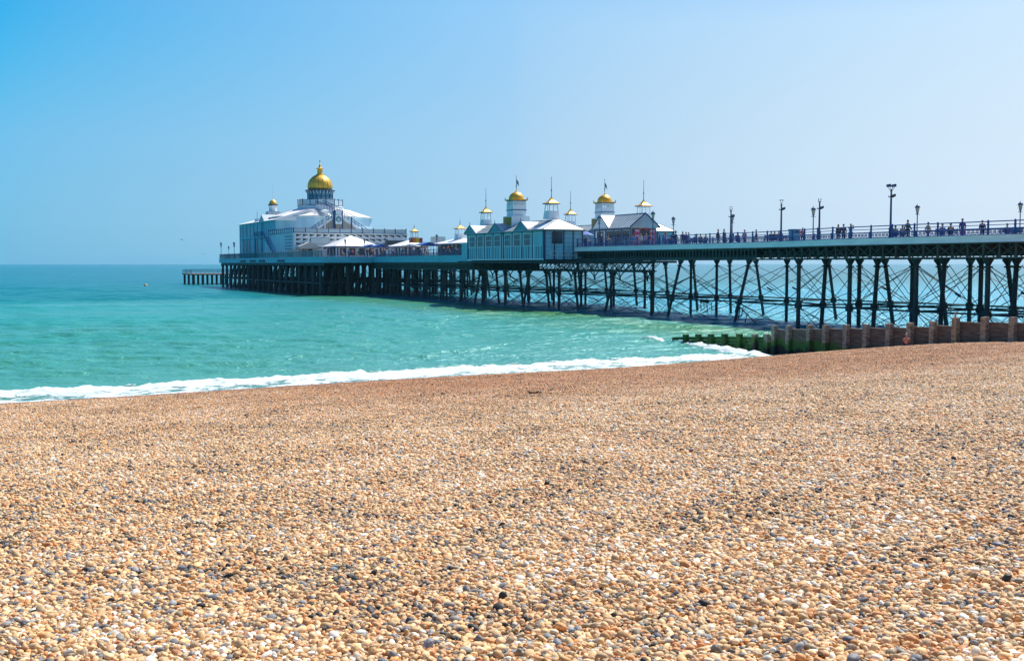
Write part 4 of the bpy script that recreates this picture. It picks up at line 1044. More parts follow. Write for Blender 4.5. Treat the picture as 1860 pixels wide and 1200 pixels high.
# steep flight from the platform up to the gallery
p0 = Vector((bc+.4, ys+.8, zc_)); p1 = Vector((ob-1.6, oa-5.2, zd+.1)); d = p1-p0; s = Vector((d.y, -d.x, 0)).normalized()*1.0
mb = MB(); mb.prism([tuple(p0-s), tuple(p0+s), tuple(p0+s-Vector((0, 0, .5))), tuple(p0-s-Vector((0, 0, .5)))], tuple(d))
for k in range(24):
    c = p0.lerp(p1, (k+.5)/24); mb.prism([tuple(c-s+Vector((0, -.3, .0))), tuple(c+s+Vector((0, -.3, .0))), tuple(c+s+Vector((0, .3, .0))), tuple(c-s+Vector((0, .3, .0)))], (0, 0, .16))
mb.obj('upper_flight', M_wallw, stairs, to)
mb = MB()
for q in (-1, 1):
    for h in (.5, 1.1): mb.cyl(p0+s*q+Vector((0, 0, h)), p1+s*q+Vector((0, 0, h)), .07, n=5)
    for k in range(13): c = p0.lerp(p1, k/12)+s*q; mb.cyl(c, c+Vector((0, 0, 1.15)), .07, n=5)
mb.obj('upper_railing', M_trim, stairs, to)
# side stair by the wing (px 470-510)
mb = MB(); mb.prism([(-8.6, 248, ZS+.1), (-8.6, 258.5, ZT), (-8.6, 258.5, ZT-.45), (-8.6, 248, ZS-.0)], (1.1, 0, 0)); mb.box(-8.9, -7.45, 258.5, 266, ZT-.35, ZT-.15); ss = tp(mb, 'side_stair', M_wall)
mb = MB()
for k in range(8): u = k/7; a = 248+10.5*u; z = ZS+.1+(ZT-ZS)*u; mb.cyl((-8.7, a, z), (-8.7, a, z+1.1), .06, n=4)
mb.cyl((-8.7, 248, ZS+1.1), (-8.7, 258.5, ZT+1.0), .07, n=5)
for a in np.arange(258.5, 266.1, 1.25): mb.cyl((-8.9, a, ZT-.2), (-8.9, a, ZT+1.0), .07, n=4)
mb.cyl((-8.9, 258.5, ZT+1.0), (-8.9, 266, ZT+1.0), .07, n=5)
for a in (259, 265.5): mb.cyl((-8.8, a, ZS), (-8.8, a, ZT-.3), .12, n=6)
mb.obj('side_railing', M_trim, ss, to)
# flood dish beside the stairs
bd = Bat(589.5); zz = zL(589, 386, bd)
mb = MB(); mb.cyl((bd, ys-1, zs), (bd, ys-1, zz), .10, n=6); mb.lathe(bd, ys-1, [(.2, zz-.1), (.9, zz+.05), (.95, zz+.3), (.3, zz+.5)], n=12); tp(mb, 'dish_lamp', M_roof)

# ------------------------------------------------------------------ kiosks on the seaward deck
def kiosk(label, b, a, sb, sa, ze, zr, walls=M_wallw, cap=None, posts=True):
    o = (b, a, ZS); K = thing('kiosk', label, 'kiosk', o, 'low white roofed kiosks on the pier')
    k = lambda mb, nm, m, **kw: mb.obj(nm, m, K, o, **kw)
    mb = MB(); mb.box(b-sb+.9, b+sb-.9, a-sa+.9, a+sa-.9, ZS, ze-.05); k(mb, 'wall', walls)
    mb = MB()
    if cap: prof = [(b, a)]
    q = [(b-sb, a-sa, ze), (b+sb, a-sa, ze), (b+sb, a+sa, ze), (b-sb, a+sa, ze)]
    ra = max(0, sa-sb); top = [(b, a-ra, zr), (b, a+ra, zr)]
    mb.add(q+top+[(x, y, z-.15) for x, y, z in q], [(0, 1, 4), (1, 2, 5, 4), (2, 3, 5), (3, 0, 4, 5), (6, 9, 8, 7), (0, 6, 7, 1), (1, 7, 8, 2), (2, 8, 9, 3), (3, 9, 6, 0)])
    k(mb, 'roof', M_roof)
    mb = MB(); mb.box(b-sb+.1, b+sb-.1, a-sa+.1, a+sa-.1, ze-.32, ze-.16); k(mb, 'eaves', M_trim)
    if posts:
        for x in (b-sb+.25, b+sb-.25):
            for y in np.linspace(a-sa+.25, a+sa-.25, 5): mb = MB(); mb.cyl((x, y, ZS), (x, y, ze-.3), .13, n=6); k(mb, 'post', M_wallw)
        for x in np.linspace(b-sb+.25, b+sb-.25, 5)[1:-1]: mb = MB(); mb.cyl((x, a-sa+.25, ZS), (x, a-sa+.25, ze-.3), .13, n=6); k(mb, 'post', M_wallw)
    n = max(2, int((2*sb-1.8)/1.7))
    for i in range(n): window('window', K, o, 'a', (b-sb+.9+(2*sb-1.8)*(i+.5)/n, a-sa+.9), 1.3, ZS+.55, ze-.5, bars=3)
    n = max(2, int((2*sa-1.8)/1.9))
    for i in range(n): window('window', K, o, 'b', (b-sb+.9, a-sa+.9+(2*sa-1.8)*(i+.5)/n), 1.4, ZS+.55, ze-.5, bars=3)
    return K, o
K1, ko1 = kiosk('large white tent roofed kiosk in front of the patterned theatre wall', 3.0, 228, 4.9, 4.9, 9.75, 12.1)
K2, ko2 = kiosk('white hip roofed kiosk topped by a gold capped turret and orange sign', 7.0, A(742, 7), 3.0, 3.6, 9.45, 10.6, walls=M_cream)
small_turret(K2, ko2, 7.0, A(753, 7), 10.3, 11.1, 12.2, 12.85, 13.5, 1.25)
mb = MB(); aa = A(747, 6.2)
for k, (x, m_) in enumerate(((-1.0, 0), (-.35, 1), (.35, 2), (1.0, 0))): mb.cur = m_; mb.box(6.0+x-.36, 6.0+x+.36, aa-3.2, aa-3.1, 10.0+.0, 10.95)
mb.cur = 2; mb.lathe(6.35, aa-3.2, [(.2, 10.4), (.25, 10.6)], n=8)
mb.obj('sign', [M_red, M_orange, M_yellow], K2, ko2)
K3, ko3 = kiosk('long low white roofed shelter running behind the near boarded pavilion', 8.0, 172, 3.2, 14, 9.6, 10.5, walls=mat('dull teal boards', (.12, .22, .24), .7), posts=False)
small_turret(K3, ko3, 8.0, A(836, 8.), 10.1, 11.2, 12.2, 12.9, 13.8, 1.45)
mb = MB(); mb.box(9.4, 11.6, A(792, 10)-1, A(792, 10)+1.2, 9.9, 11.2); mb.obj('roof_box', M_roof, K3, ko3)
for k, (px, b, w_) in enumerate(((612, -.8, 2.4), (672, 1.0, 3.0), (690, 1.2, 3.), (775, 2.5, 3.2), (781, 5.2, 2.6))):
    a = A(px, b); oo = (b, a, ZS)
    c = thing('awning', ['small blue awning below the left eave of the tent roofed kiosk', 'blue awning under the right eave of the tent roofed kiosk', 'blue awning just right of the tent roofed kiosk', 'blue awning between the gold turret kiosk and the tall railing lamp', 'blue awning at the back, right of the gold turret kiosk'][k], 'awning', oo, 'blue awnings over the tables')
    mb = MB(); mb.prism([(b-w_/2, a-w_/2, ZS+2.0), (b+w_/2, a-w_/2, ZS+2.0), (b+w_/2, a-w_/2, ZS+2.1), (b, a-w_/2, ZS+2.6), (b-w_/2, a-w_/2, ZS+2.1)], (0, w_, 0)); mb.obj('canopy', M_canopy, c, oo)
    for x in (-1, 1):
        for y in (-1, 1): mb = MB(); mb.cyl((b+x*w_*.45, a+y*w_*.45, ZS), (b+x*w_*.45, a+y*w_*.45, ZS+2.05), .05, n=5); mb.obj('post', M_seam, c, oo)

# ------------------------------------------------------------------ lamps
def lantern_lamp(h, m=M_trim):
    """classic lantern on a slender post, height h to the tip; built at the origin"""
    def t(name, mb, p=None): o = mb.obj(name, m, p or E, (0, 0, 0)); return o
    E = bpy.data.objects.new('street_lamp', None); COL.objects.link(E)
    mb = MB(); mb.lathe(0, 0, [(.16, 0), (.16, .12), (.10, .2), (.10, .75), (.13, .8), (.065, .9), (.05, h*.68), (.08, h*.69), (.045, h*.70), (.04, h-.95)], n=10); t('post', mb)
    mb = MB(); mb.cyl((-.30, 0, h-1.10), (.30, 0, h-1.10), .03, n=5); mb.lathe(0, 0, [(.03, h-1.16), (.20, h-1.08), (.03, h-1.0)], n=8); t('crossbar', mb)
    mb = MB(); mb.lathe(0, 0, [(.10, h-.92), (.20, h-.40)], n=6); mb.obj('lantern_glass', M_lamp, E)
    mb = MB(); mb.lathe(0, 0, [(.30, h-.40), (.26, h-.33), (.16, h-.18), (.05, h-.12), (.05, h-.07), (.015, h)], n=8)
    for k in range(6):
        th = 2*math.pi*k/6; mb.cyl((.11*math.cos(th), .11*math.sin(th), h-.93), (.215*math.cos(th), .215*math.sin(th), h-.40), .014, n=4)
    mb.lathe(0, 0, [(.05, h-1.0), (.13, h-.93), (.12, h-.90)], n=8)
    t('lantern_cage', mb); return E
def flood_post(h, kind):
    E = bpy.data.objects.new('floodlight_post', None); COL.objects.link(E)
    mb = MB(); mb.lathe(0, 0, [(.15, 0), (.15, .9), (.09, 1.0), (.075, h-.9), (.06, h-.3)], n=10); mb.obj('post', M_trim, E)
    mb = MB(); mb.cyl((-.28, 0, h-.95), (.25, 0, h-.95), .04, n=5); mb.cyl((-.28, 0, h-.95), (-.28, 0, h-.85), .03, n=5); mb.obj('crossbar', M_trim, E)
    mb = MB(); mb.prism([(.05, -.14, h-1.0), (.38, -.14, h-.88), (.38, -.14, h-.68), (.02, -.14, h-.80)], (0, .28, 0)); mb.obj('floodlight', M_iron, E)
    mb = MB()
    if kind == 'ring':                                  # round hoop of small floodlights
        n = 14; R_ = .32
        for k in range(n):
            a, b = 2*math.pi*k/n, 2*math.pi*(k+1)/n; mb.cyl((R_*math.cos(a), R_*math.sin(a), h-.05), (R_*math.cos(b), R_*math.sin(b), h-.05), .05, n=5)
        for k in range(4): a = math.pi*k/2+.4; mb.cyl((.05*math.cos(a), .05*math.sin(a), h-.5), (R_*math.cos(a), R_*math.sin(a), h-.05), .02, n=4); mb.cyl((R_*math.cos(a), R_*math.sin(a), h-.12), (R_*math.cos(a), R_*math.sin(a), h+.1), .10, n=6)
    elif kind == 'tee':
        mb.box(-.23, .23, -.06, .06, h-.06, h); mb.cyl((0, 0, h-.5), (-.16, 0, h-.05), .02, n=4); mb.cyl((0, 0, h-.5), (.16, 0, h-.05), .02, n=4); mb.lathe(0, 0, [(.04, h-.58), (.13, h-.48), (.04, h-.42)], n=8)
    else:                                               # forked spikes
        for x, y in ((-.2, 0), (-.07, .08), (.08, -.08), (.2, 0)): mb.cyl((x*.4, y*.4, h-.35), (x, y, h), .03, .015, n=4)
        mb.lathe(0, 0, [(.04, h-.4), (.16, h-.3), (.04, h-.24)], n=8)
    mb.obj('head', M_trim, E); return E
lampA = lantern_lamp(4.05)
used = []
def put(proto, b, a, z, label, cat, group, scale=1., rz=0.):
    o = proto if proto not in used else copy_tree(proto)
    used.append(proto); o.location = W(b, a, z); o.rotation_euler = (0, 0, TH+rz); o.scale = (scale,)*3
    tag(o, label, cat, group); return o
GL = 'lantern lamps along the pier'
def lamp_at(px, top, b, label, zdeck):
    a = A(px, b); z = EYE+(479-top)*depth(b, a)/FPX; s = (z-zdeck)/4.05
    return put(lampA, b, a, zdeck, label, 'street lamp', GL, s)
for px, top, b, lab in ((1849, 366, 11.2, 'lantern lamp nearest the right end of the pier, standing alone'), (1663, 371, 11.2, 'lantern lamp just right of the tallest floodlight post'),
        (1475, 375, 11.2, 'lantern lamp just left of the spiked floodlight post'), (1328.5, 389, 11.2, 'lantern lamp almost hidden behind the floodlight post with the gull'), (1222, 393, 11.2, 'lone lantern lamp to the right of the gabled shop, above walkers'),
        (1185, 383, .5, 'lantern lamp in front of the right corner of the gabled shop'), (1088, 391, .5, 'lantern lamp in front of the left gable of the shop')):
    lamp_at(px, top, b, lab, ZL)
for px, top, b, lab in ((794, 425, -1.3, 'lantern lamp on the seaward deck nearest the boarded pavilion'), (745, 431, 1., 'lantern lamp in front of the gold turret kiosk sign'), (701, 431, -1.3, 'lantern lamp right of the white tent roof'),
        (663, 433, -1.3, 'lantern lamp in front of the right slope of the tent roof'), (628, 434, -1.3, 'lantern lamp in front of the left slope of the tent roof')):
    lamp_at(px, top, b, lab, ZS)
for k, (b, a, s) in enumerate(((-11.6, 292.4, 1.1), (-8.2, 292.4, 1.1), (-3.8, 292.4, 1.1), (-11.6, 283., .8), (-11.6, 276.5, 1.05))):
    put(lampA, b, a, ZS, ['lantern lamp on the extreme seaward corner of the pier head', 'second lantern lamp from the seaward corner of the pier head', 'third lantern lamp from the seaward corner of the pier head', 'shorter lantern lamp by the teal railing left of the theatre wing', 'lantern lamp touching the left edge of the theatre wing'][k], 'street lamp', GL, s)
GF = 'floodlight posts along the near pier edge'
for px, top, kind, lab in ((1615, 338, 'ring', 'tallest post, with a round hoop of floodlights on top'), (1486, 361, 'fork', 'floodlight post topped with short upright spikes'), (1417, 364, 'tee', 'floodlight post with a flat T shaped head'), (1326, 378, 'fork', 'floodlight post with a gull perched on its top')):
    b = near_b(A(px, 0))+.35; a = A(px, b); z = EYE+(479-top)*depth(b, a)/FPX
    e = flood_post(z-ZL, kind); e.location = W(b, a, ZL); e.rotation_euler = (0, 0, TH); tag(e, lab, 'floodlight', GF)
    if px == 1326: gull_at = (b, a, z)

# ------------------------------------------------------------------ birds
M_gull = mat('gull white', (.75, .75, .74), .7); M_gullg = mat('gull grey', (.30, .33, .36), .7)
def gull(loc, rz, flying, label, s=1.):
    E = bpy.data.objects.new('gull', None); COL.objects.link(E); E.location = loc; E.rotation_euler = (0, 0, rz); E.scale = (s,)*3
    tag(E, label, 'gull', 'gulls')
    mb = MB()
    prof = [(-.26, .015, .10), (-.16, .045, .12), (-.05, .075, .13), (.06, .08, .13), (.14, .055, .15), (.18, .035, .19), (.22, .045, .21), (.26, .035, .21), (.285, .012, .20)]
    n = 8; vs = []
    for y, r, z in prof:
        for k in range(n): th = 2*math.pi*k/n; vs.append((r*math.cos(th), -y, z+r*.9*math.sin(th)))
    fs = [(j*n+k, j*n+(k+1) % n, (j+1)*n+(k+1) % n, (j+1)*n+k) for j in range(len(prof)-1) for k in range(n)]+[tuple(range(n)), tuple((len(prof)-1)*n+k for k in range(n))]
    mb.add(vs, fs)
    if not flying:
        for x in (-.03, .03): mb.cyl((x, 0, 0), (x, 0, .08), .008, n=4)
    mb.obj('body', M_gull, E, smooth=True)
    for sx_ in (-1, 1):
        mb = MB()
        if flying: mb.add([(sx_*.05, -.10, .16), (sx_*.05, .10, .16), (sx_*.32, -.09, .27), (sx_*.34, .06, .27), (sx_*.66, .06, .20), (sx_*.64, .10, .20)]+[(sx_*.05, -.10, .14), (sx_*.05, .10, .14), (sx_*.32, -.09, .255), (sx_*.34, .06, .255), (sx_*.66, .06, .19), (sx_*.64, .10, .19)],
                        [(0, 1, 3, 2), (2, 3, 5, 4), (6, 8, 9, 7), (8, 10, 11, 9), (0, 2, 8, 6), (2, 4, 10, 8), (1, 7, 9, 3), (3, 9, 11, 5)])
        else: mb.add([(sx_*.075, -.12, .17), (sx_*.085, .05, .15), (sx_*.03, .30, .13), (sx_*.05, -.10, .20), (sx_*.09, -.1, .12), (sx_*.07, .1, .10)], [(0, 1, 2, 3), (0, 4, 5, 1), (1, 5, 2), (0, 3, 4)])
        mb.obj('wing', M_gullg, E)
    mb = MB(); mb.cyl((0, -.28, .20), (0, -.34, .19), .014, .004, n=5); mb.obj('beak', M_yellow, E)
gull(W(*gull_at), TH+1.9, False, 'gull perched on top of a floodlight post')
def at_px(px, py, Y): return Vector(((px-930)/FPX*Y, Y, EYE-(py-479)*Y/FPX))
gull(at_px(333, 437, 170), 1.2, True, 'gull flying in the open sky left of the pier head', 1.)
gull(at_px(371, 462, 240), .4, True, 'gull flying low just left of the pier head corner', 1.)

# ------------------------------------------------------------------ sea mark
M_buoy = mat('orange buoy', (.80, .34, .06), .5)
bz = at_px(265, 515, 300); E = bpy.data.objects.new('buoy', None); COL.objects.link(E); E.location = (bz.x, bz.y, 0); tag(E, 'small orange buoy floating alone left of the landing stage', 'buoy')
mb = MB(); mb.lathe(0, 0, [(.2, -.3), (.42, -.1), (.46, .12), (.38, .32), (.15, .46)], n=14); mb.obj('float', M_buoy, E, smooth=True)
mb = MB(); mb.lathe(0, 0, [(.04, .45), (.04, .6), (.1, .66), (.03, .72)], n=8); mb.obj('top_mark', M_buoy, E)
bz = at_px(417, 520, 280); E = bpy.data.objects.new('buoy', None); COL.objects.link(E); E.location = (bz.x, bz.y, 0); tag(E, 'tiny white buoy on the water at the seaward corner of the pier', 'buoy')
mb = MB(); mb.lathe(0, 0, [(.15, -.2), (.35, -.05), (.38, .1), (.3, .3), (.1, .4)], n=12); mb.obj('float', M_gull, E, smooth=True)
mb = MB(); mb.lathe(0, 0, [(.04, .38), (.04, .6), (.1, .66)], n=8); mb.obj('top_mark', M_gull, E)

# ------------------------------------------------------------------ people
SKIN = mat('skin', (.52, .27, .18), .6); SKIN2 = mat('sunburnt skin', (.60, .25, .17), .6)
HAIRS = [mat('dark hair', (.03, .02, .015), .7), mat('brown hair', (.10, .055, .03), .7), mat('grey hair', (.35, .33, .31), .7), mat('fair hair', (.42, .28, .12), .7), mat('white cap', (.75, .75, .75), .7)]
def cloth(name, c): return mat(name, c, .85, var=.2, vscale=6.)
NAVY = cloth('navy cloth', (.02, .035, .08)); BLACK = cloth('black cloth', (.015, .015, .02)); BLUE = cloth('blue cloth', (.05, .25, .55)); TEALC = cloth('teal cloth', (.03, .22, .30)); GREEN = cloth('dark green cloth', (.02, .10, .08))
PINK = cloth('pink cloth', (.65, .12, .30)); PURPLE = cloth('purple cloth', (.12, .04, .22)); WHITE = cloth('white cloth', (.7, .7, .7)); REDC = cloth('red cloth', (.55, .04, .05)); JEAN = cloth('denim', (.05, .09, .18)); BEIGE = cloth('beige cloth', (.42, .34, .24)); LIL = cloth('lilac cloth', (.45, .35, .55))
def skin_mesh(name, verts, edges, root=0, sub=1):
    me = bpy.data.meshes.new(name); me.from_pydata([v[:3] for v in verts], edges, []); ob = bpy.data.objects.new(name, me); COL.objects.link(ob)
    md = ob.modifiers.new('s', 'SKIN'); sv = me.skin_vertices[0].data
    for i, v in enumerate(verts):
        r = v[3] if isinstance(v[3], tuple) else (v[3], v[3]); sv[i].radius = r; sv[i].use_root = (i == root)
    md.use_smooth_shade = True
    if sub: ob.modifiers.new('u', 'SUBSURF').levels = sub
    dg = bpy.context.evaluated_depsgraph_get(); dg.update(); ev = ob.evaluated_get(dg)
    res = bpy.data.meshes.new_from_object(ev); bpy.data.objects.remove(ob); return res
def pose(kind):
    """joint table, figure faces -y, feet at z=0 (standing) or seat at z=.45 (sitting)"""
    J = {}
    if kind in ('stand', 'photo', 'walk', 'lean'):
        J['pel'] = (0, 0, .95); J['wai'] = (0, 0, 1.10); J['che'] = (0, .01, 1.32); J['nek'] = (0, .0, 1.50); J['hd0'] = (0, -.01, 1.58); J['hd1'] = (0, -.02, 1.68)
        st = .22 if kind == 'walk' else .03
        for s, n in ((-1, 'l'), (1, 'r')):
            f = s*st; J['hip'+n] = (s*.09, 0, .90); J['kne'+n] = (s*.10, -f*.7-.02, .50); J['ank'+n] = (s*.10, f*1.0+.02, .09); J['toe'+n] = (s*.12, f-.16, .04)
            J['sho'+n] = (s*.18, .01, 1.43); J['elb'+n] = (s*.25, .04+f*.4, 1.15); J['wri'+n] = (s*.24, -.06+f*.9, .93); J['han'+n] = (s*.24, -.09+f, .86)
        if kind == 'photo':
            for s, n in ((-1, 'l'), (1, 'r')): J['elb'+n] = (s*.30, -.10, 1.32); J['wri'+n] = (s*.12, -.28, 1.50); J['han'+n] = (s*.08, -.31, 1.57)
        if kind == 'lean':
            for k in ('wai', 'che', 'nek', 'hd0', 'hd1', 'shol', 'shor'): x, y, z = J[k]; J[k] = (x, y-.35*(z-.95), z-.05*(z-.95))
            for s, n in ((-1, 'l'), (1, 'r')): J['elb'+n] = (s*.24, -.30, 1.12); J['wri'+n] = (s*.16, -.48, 1.12); J['han'+n] = (s*.12, -.54, 1.14)
    else:
        J['pel'] = (0, 0, .53); J['wai'] = (0, .02, .68); J['che'] = (0, .0, .90); J['nek'] = (0, -.02, 1.07); J['hd0'] = (0, -.04, 1.15); J['hd1'] = (0, -.06, 1.25)
        for s, n in ((-1, 'l'), (1, 'r')):
            J['hip'+n] = (s*.10, -.03, .51); J['kne'+n] = (s*.13, -.44, .52); J['ank'+n] = (s*.13, -.44, .09); J['toe'+n] = (s*.14, -.60, .04)
            J['sho'+n] = (s*.18, 0, 1.0); J['elb'+n] = (s*.25, -.05, .74); J['wri'+n] = (s*.15, -.26, .64); J['han'+n] = (s*.12, -.33, .62)
        if kind == 'floor':                             # sitting on the ground, hugging the knees
            for k in J: x, y, z = J[k]; J[k] = (x, y, z-.40)
            for s, n in ((-1, 'l'), (1, 'r')): J['kne'+n] = (s*.14, -.36, .50); J['ank'+n] = (s*.12, -.58, .10); J['toe'+n] = (s*.13, -.72, .05); J['elb'+n] = (s*.22, -.12, .36); J['wri'+n] = (s*.16, -.36, .36); J['han'+n] = (s*.10, -.43, .37)
    return J
def figure(kind, bare=False):
    J = pose(kind); E = bpy.data.objects.new('person', None); COL.objects.link(E)
    RAD = dict(pel=(.15, .11), wai=(.135, .10), che=(.155, .11), nek=.055, hd0=(.07, .085), hd1=(.085, .10), hip=.085, kne=.058, ank=.04, toe=.035, sho=.058, elb=.042, wri=.028, han=(.038, .02))
    names = ['pel', 'wai', 'che', 'nek', 'hd0', 'hd1']; ed = [(0, 1), (1, 2), (2, 3), (3, 4), (4, 5)]
    for n in 'lr':
        i = len(names); names += ['hip'+n, 'kne'+n, 'ank'+n, 'toe'+n]; ed += [(0, i), (i, i+1), (i+1, i+2), (i+2, i+3)]
        i = len(names); names += ['sho'+n, 'elb'+n, 'wri'+n, 'han'+n]; ed += [(2, i), (i, i+1), (i+1, i+2), (i+2, i+3)]
    vs = [(*J[k], RAD[k] if k in RAD else RAD[k[:-1]]) for k in names]
    me = skin_mesh('body', vs, ed)
    ob = bpy.data.objects.new('body', me)
    # nose, ears and fingers joined to the same mesh
    import bmesh
    bm = bmesh.new(); bm.from_mesh(me); mb = MB(); h = Vector(J['hd1'])
    mb.cyl(h+Vector((0, -.085, 0)), h+Vector((0, -.118, -.025)), .012, .016, n=5)
    for s in (-1, 1): mb.cyl(h+Vector((s*.075, .0, -.02)), h+Vector((s*.10, .01, -.02)), .03, .02, n=6)
    for n in 'lr':
        a, b = Vector(J['wri'+n]), Vector(J['han'+n]); d = (b-a).normalized(); s = d.cross(Vector((0, 0, 1)) if abs(d.z) < .8 else Vector((0, 1, 0))).normalized(); q = d.cross(s)
        for k, (o, l) in enumerate(((-.028, .065), (-.01, .078), (.009, .073), (.026, .056))):
            c = b+s*o; e = c+d*l*.6+q*.008; mb.cyl(c, e, .0095, .009, n=5); mb.cyl(e, e+d*l*.45+q*.022, .009, .006, n=5)
        mb.cyl(b-d*.05-s*.02, b-d*.01-s*.055, .012, .009, n=5)
    m2 = bpy.data.meshes.new('x'); m2.from_pydata(mb.v, [], mb.f); bm.from_mesh(m2); bm.to_mesh(me); bm.free(); bpy.data.meshes.remove(m2)
    me.polygons.foreach_set('use_smooth', [True]*len(me.polygons))
    me.materials.append(SKIN); COL.objects.link(ob); ob.parent = E
    def layer(nm, ks, eds, grow, root=0):
        q = [(*J[k], tuple(g+grow for g in (lambda r: r if isinstance(r, tuple) else (r, r))(RAD[k] if k in RAD else RAD[k[:-1]]))) for k in ks]
        m = skin_mesh(nm, q, eds, root); m.materials.append(NAVY); o = bpy.data.objects.new(nm, m); COL.objects.link(o); o.parent = E
    layer('trousers', ['pel', 'hipl', 'knel', 'ankl', 'hipr', 'kner', 'ankr'] if not bare else ['pel', 'hipl', 'knel', 'hipr', 'kner'], [(0, 1), (1, 2), (2, 3), (0, 4), (4, 5), (5, 6)] if not bare else [(0, 1), (1, 2), (0, 3), (3, 4)], .018)
    if not bare: layer('top', ['wai', 'pel', 'che', 'shol', 'elbl', 'wril', 'shor', 'elbr', 'wrir'], [(1, 0), (0, 2), (2, 3), (3, 4), (4, 5), (2, 6), (6, 7), (7, 8)], .022)
    mb = MB(); c = h+Vector((0, .018, .028)); prof = [(.098*math.cos(x), .105*math.sin(x)) for x in np.linspace(-.35, 1.5, 7)]
    mb.lathe(c.x, c.y, [(max(r, .003), c.z+z) for r, z in prof], n=12); mb.obj('hair', HAIRS[0], E, smooth=True)
    if not bare:
        mb = MB()
        for n in 'lr': a, b = Vector(J['ank'+n]), Vector(J['toe'+n]); mb.cyl(a+Vector((0, .03, -.05)), b+Vector((0, 0, -.0)), .05, .04, n=7)
        mb.obj('shoes', BLACK, E)
    if kind == 'photo': mb = MB(); mb.box(-.07, .07, -.35, -.30, 1.56, 1.66); mb.obj('camera_in_hands', BLACK, E)
    return E
PROTO = {k: figure(k) for k in ('stand', 'walk', 'photo', 'lean', 'sit')}
usedp = set()
def person(kind, b, a, z, rz, top, leg, hair, label, s=1., group='people on the pier deck', loc=None):
    pr = PROTO[kind]; o = pr if kind not in usedp else copy_tree(pr); usedp.add(kind)
    o.location = loc if loc is not None else W(b, a, z); o.rotation_euler = (0, 0, rz); o.scale = (s,)*3; tag(o, label, 'person', group)
    for ch in o.children:
        nm = ch.name.split('.')[0]; m = {'top': top, 'trousers': leg, 'hair': hair}.get(nm)
        if m is not None: ch.material_slots[0].link = 'OBJECT'; ch.material_slots[0].material = m
    return o
H = HAIRS; PI = math.pi
def bench(b, a, rz, label):
    E = bpy.data.objects.new('bench', None); COL.objects.link(E); E.location = W(b, a, ZL); E.rotation_euler = (0, 0, rz); tag(E, label, 'bench', 'blue benches on the pier deck')
    mb = MB()
    for k in range(4): mb.box(-.9, .9, -.42+.11*k, -.33+.11*k, .42, .46)
    mb.obj('seat', M_rail, E)
    mb = MB()
    for k in range(3): mb.prism([(-.9, .05+.02*k, .56+.12*k), (.9, .05+.02*k, .56+.12*k), (.9, .06+.02*k, .65+.12*k), (-.9, .06+.02*k, .65+.12*k)], (0, .03, 0))
    mb.obj('backrest', M_rail, E)
    for x in (-.85, .85):
        for y in (-.38, .02): mb = MB(); mb.box(x-.03, x+.03, y-.03, y+.03, 0, .42 if y < 0 else .95); mb.obj('leg', M_trim, E)
    return E
def seat_z(px, top, b, z0): return None
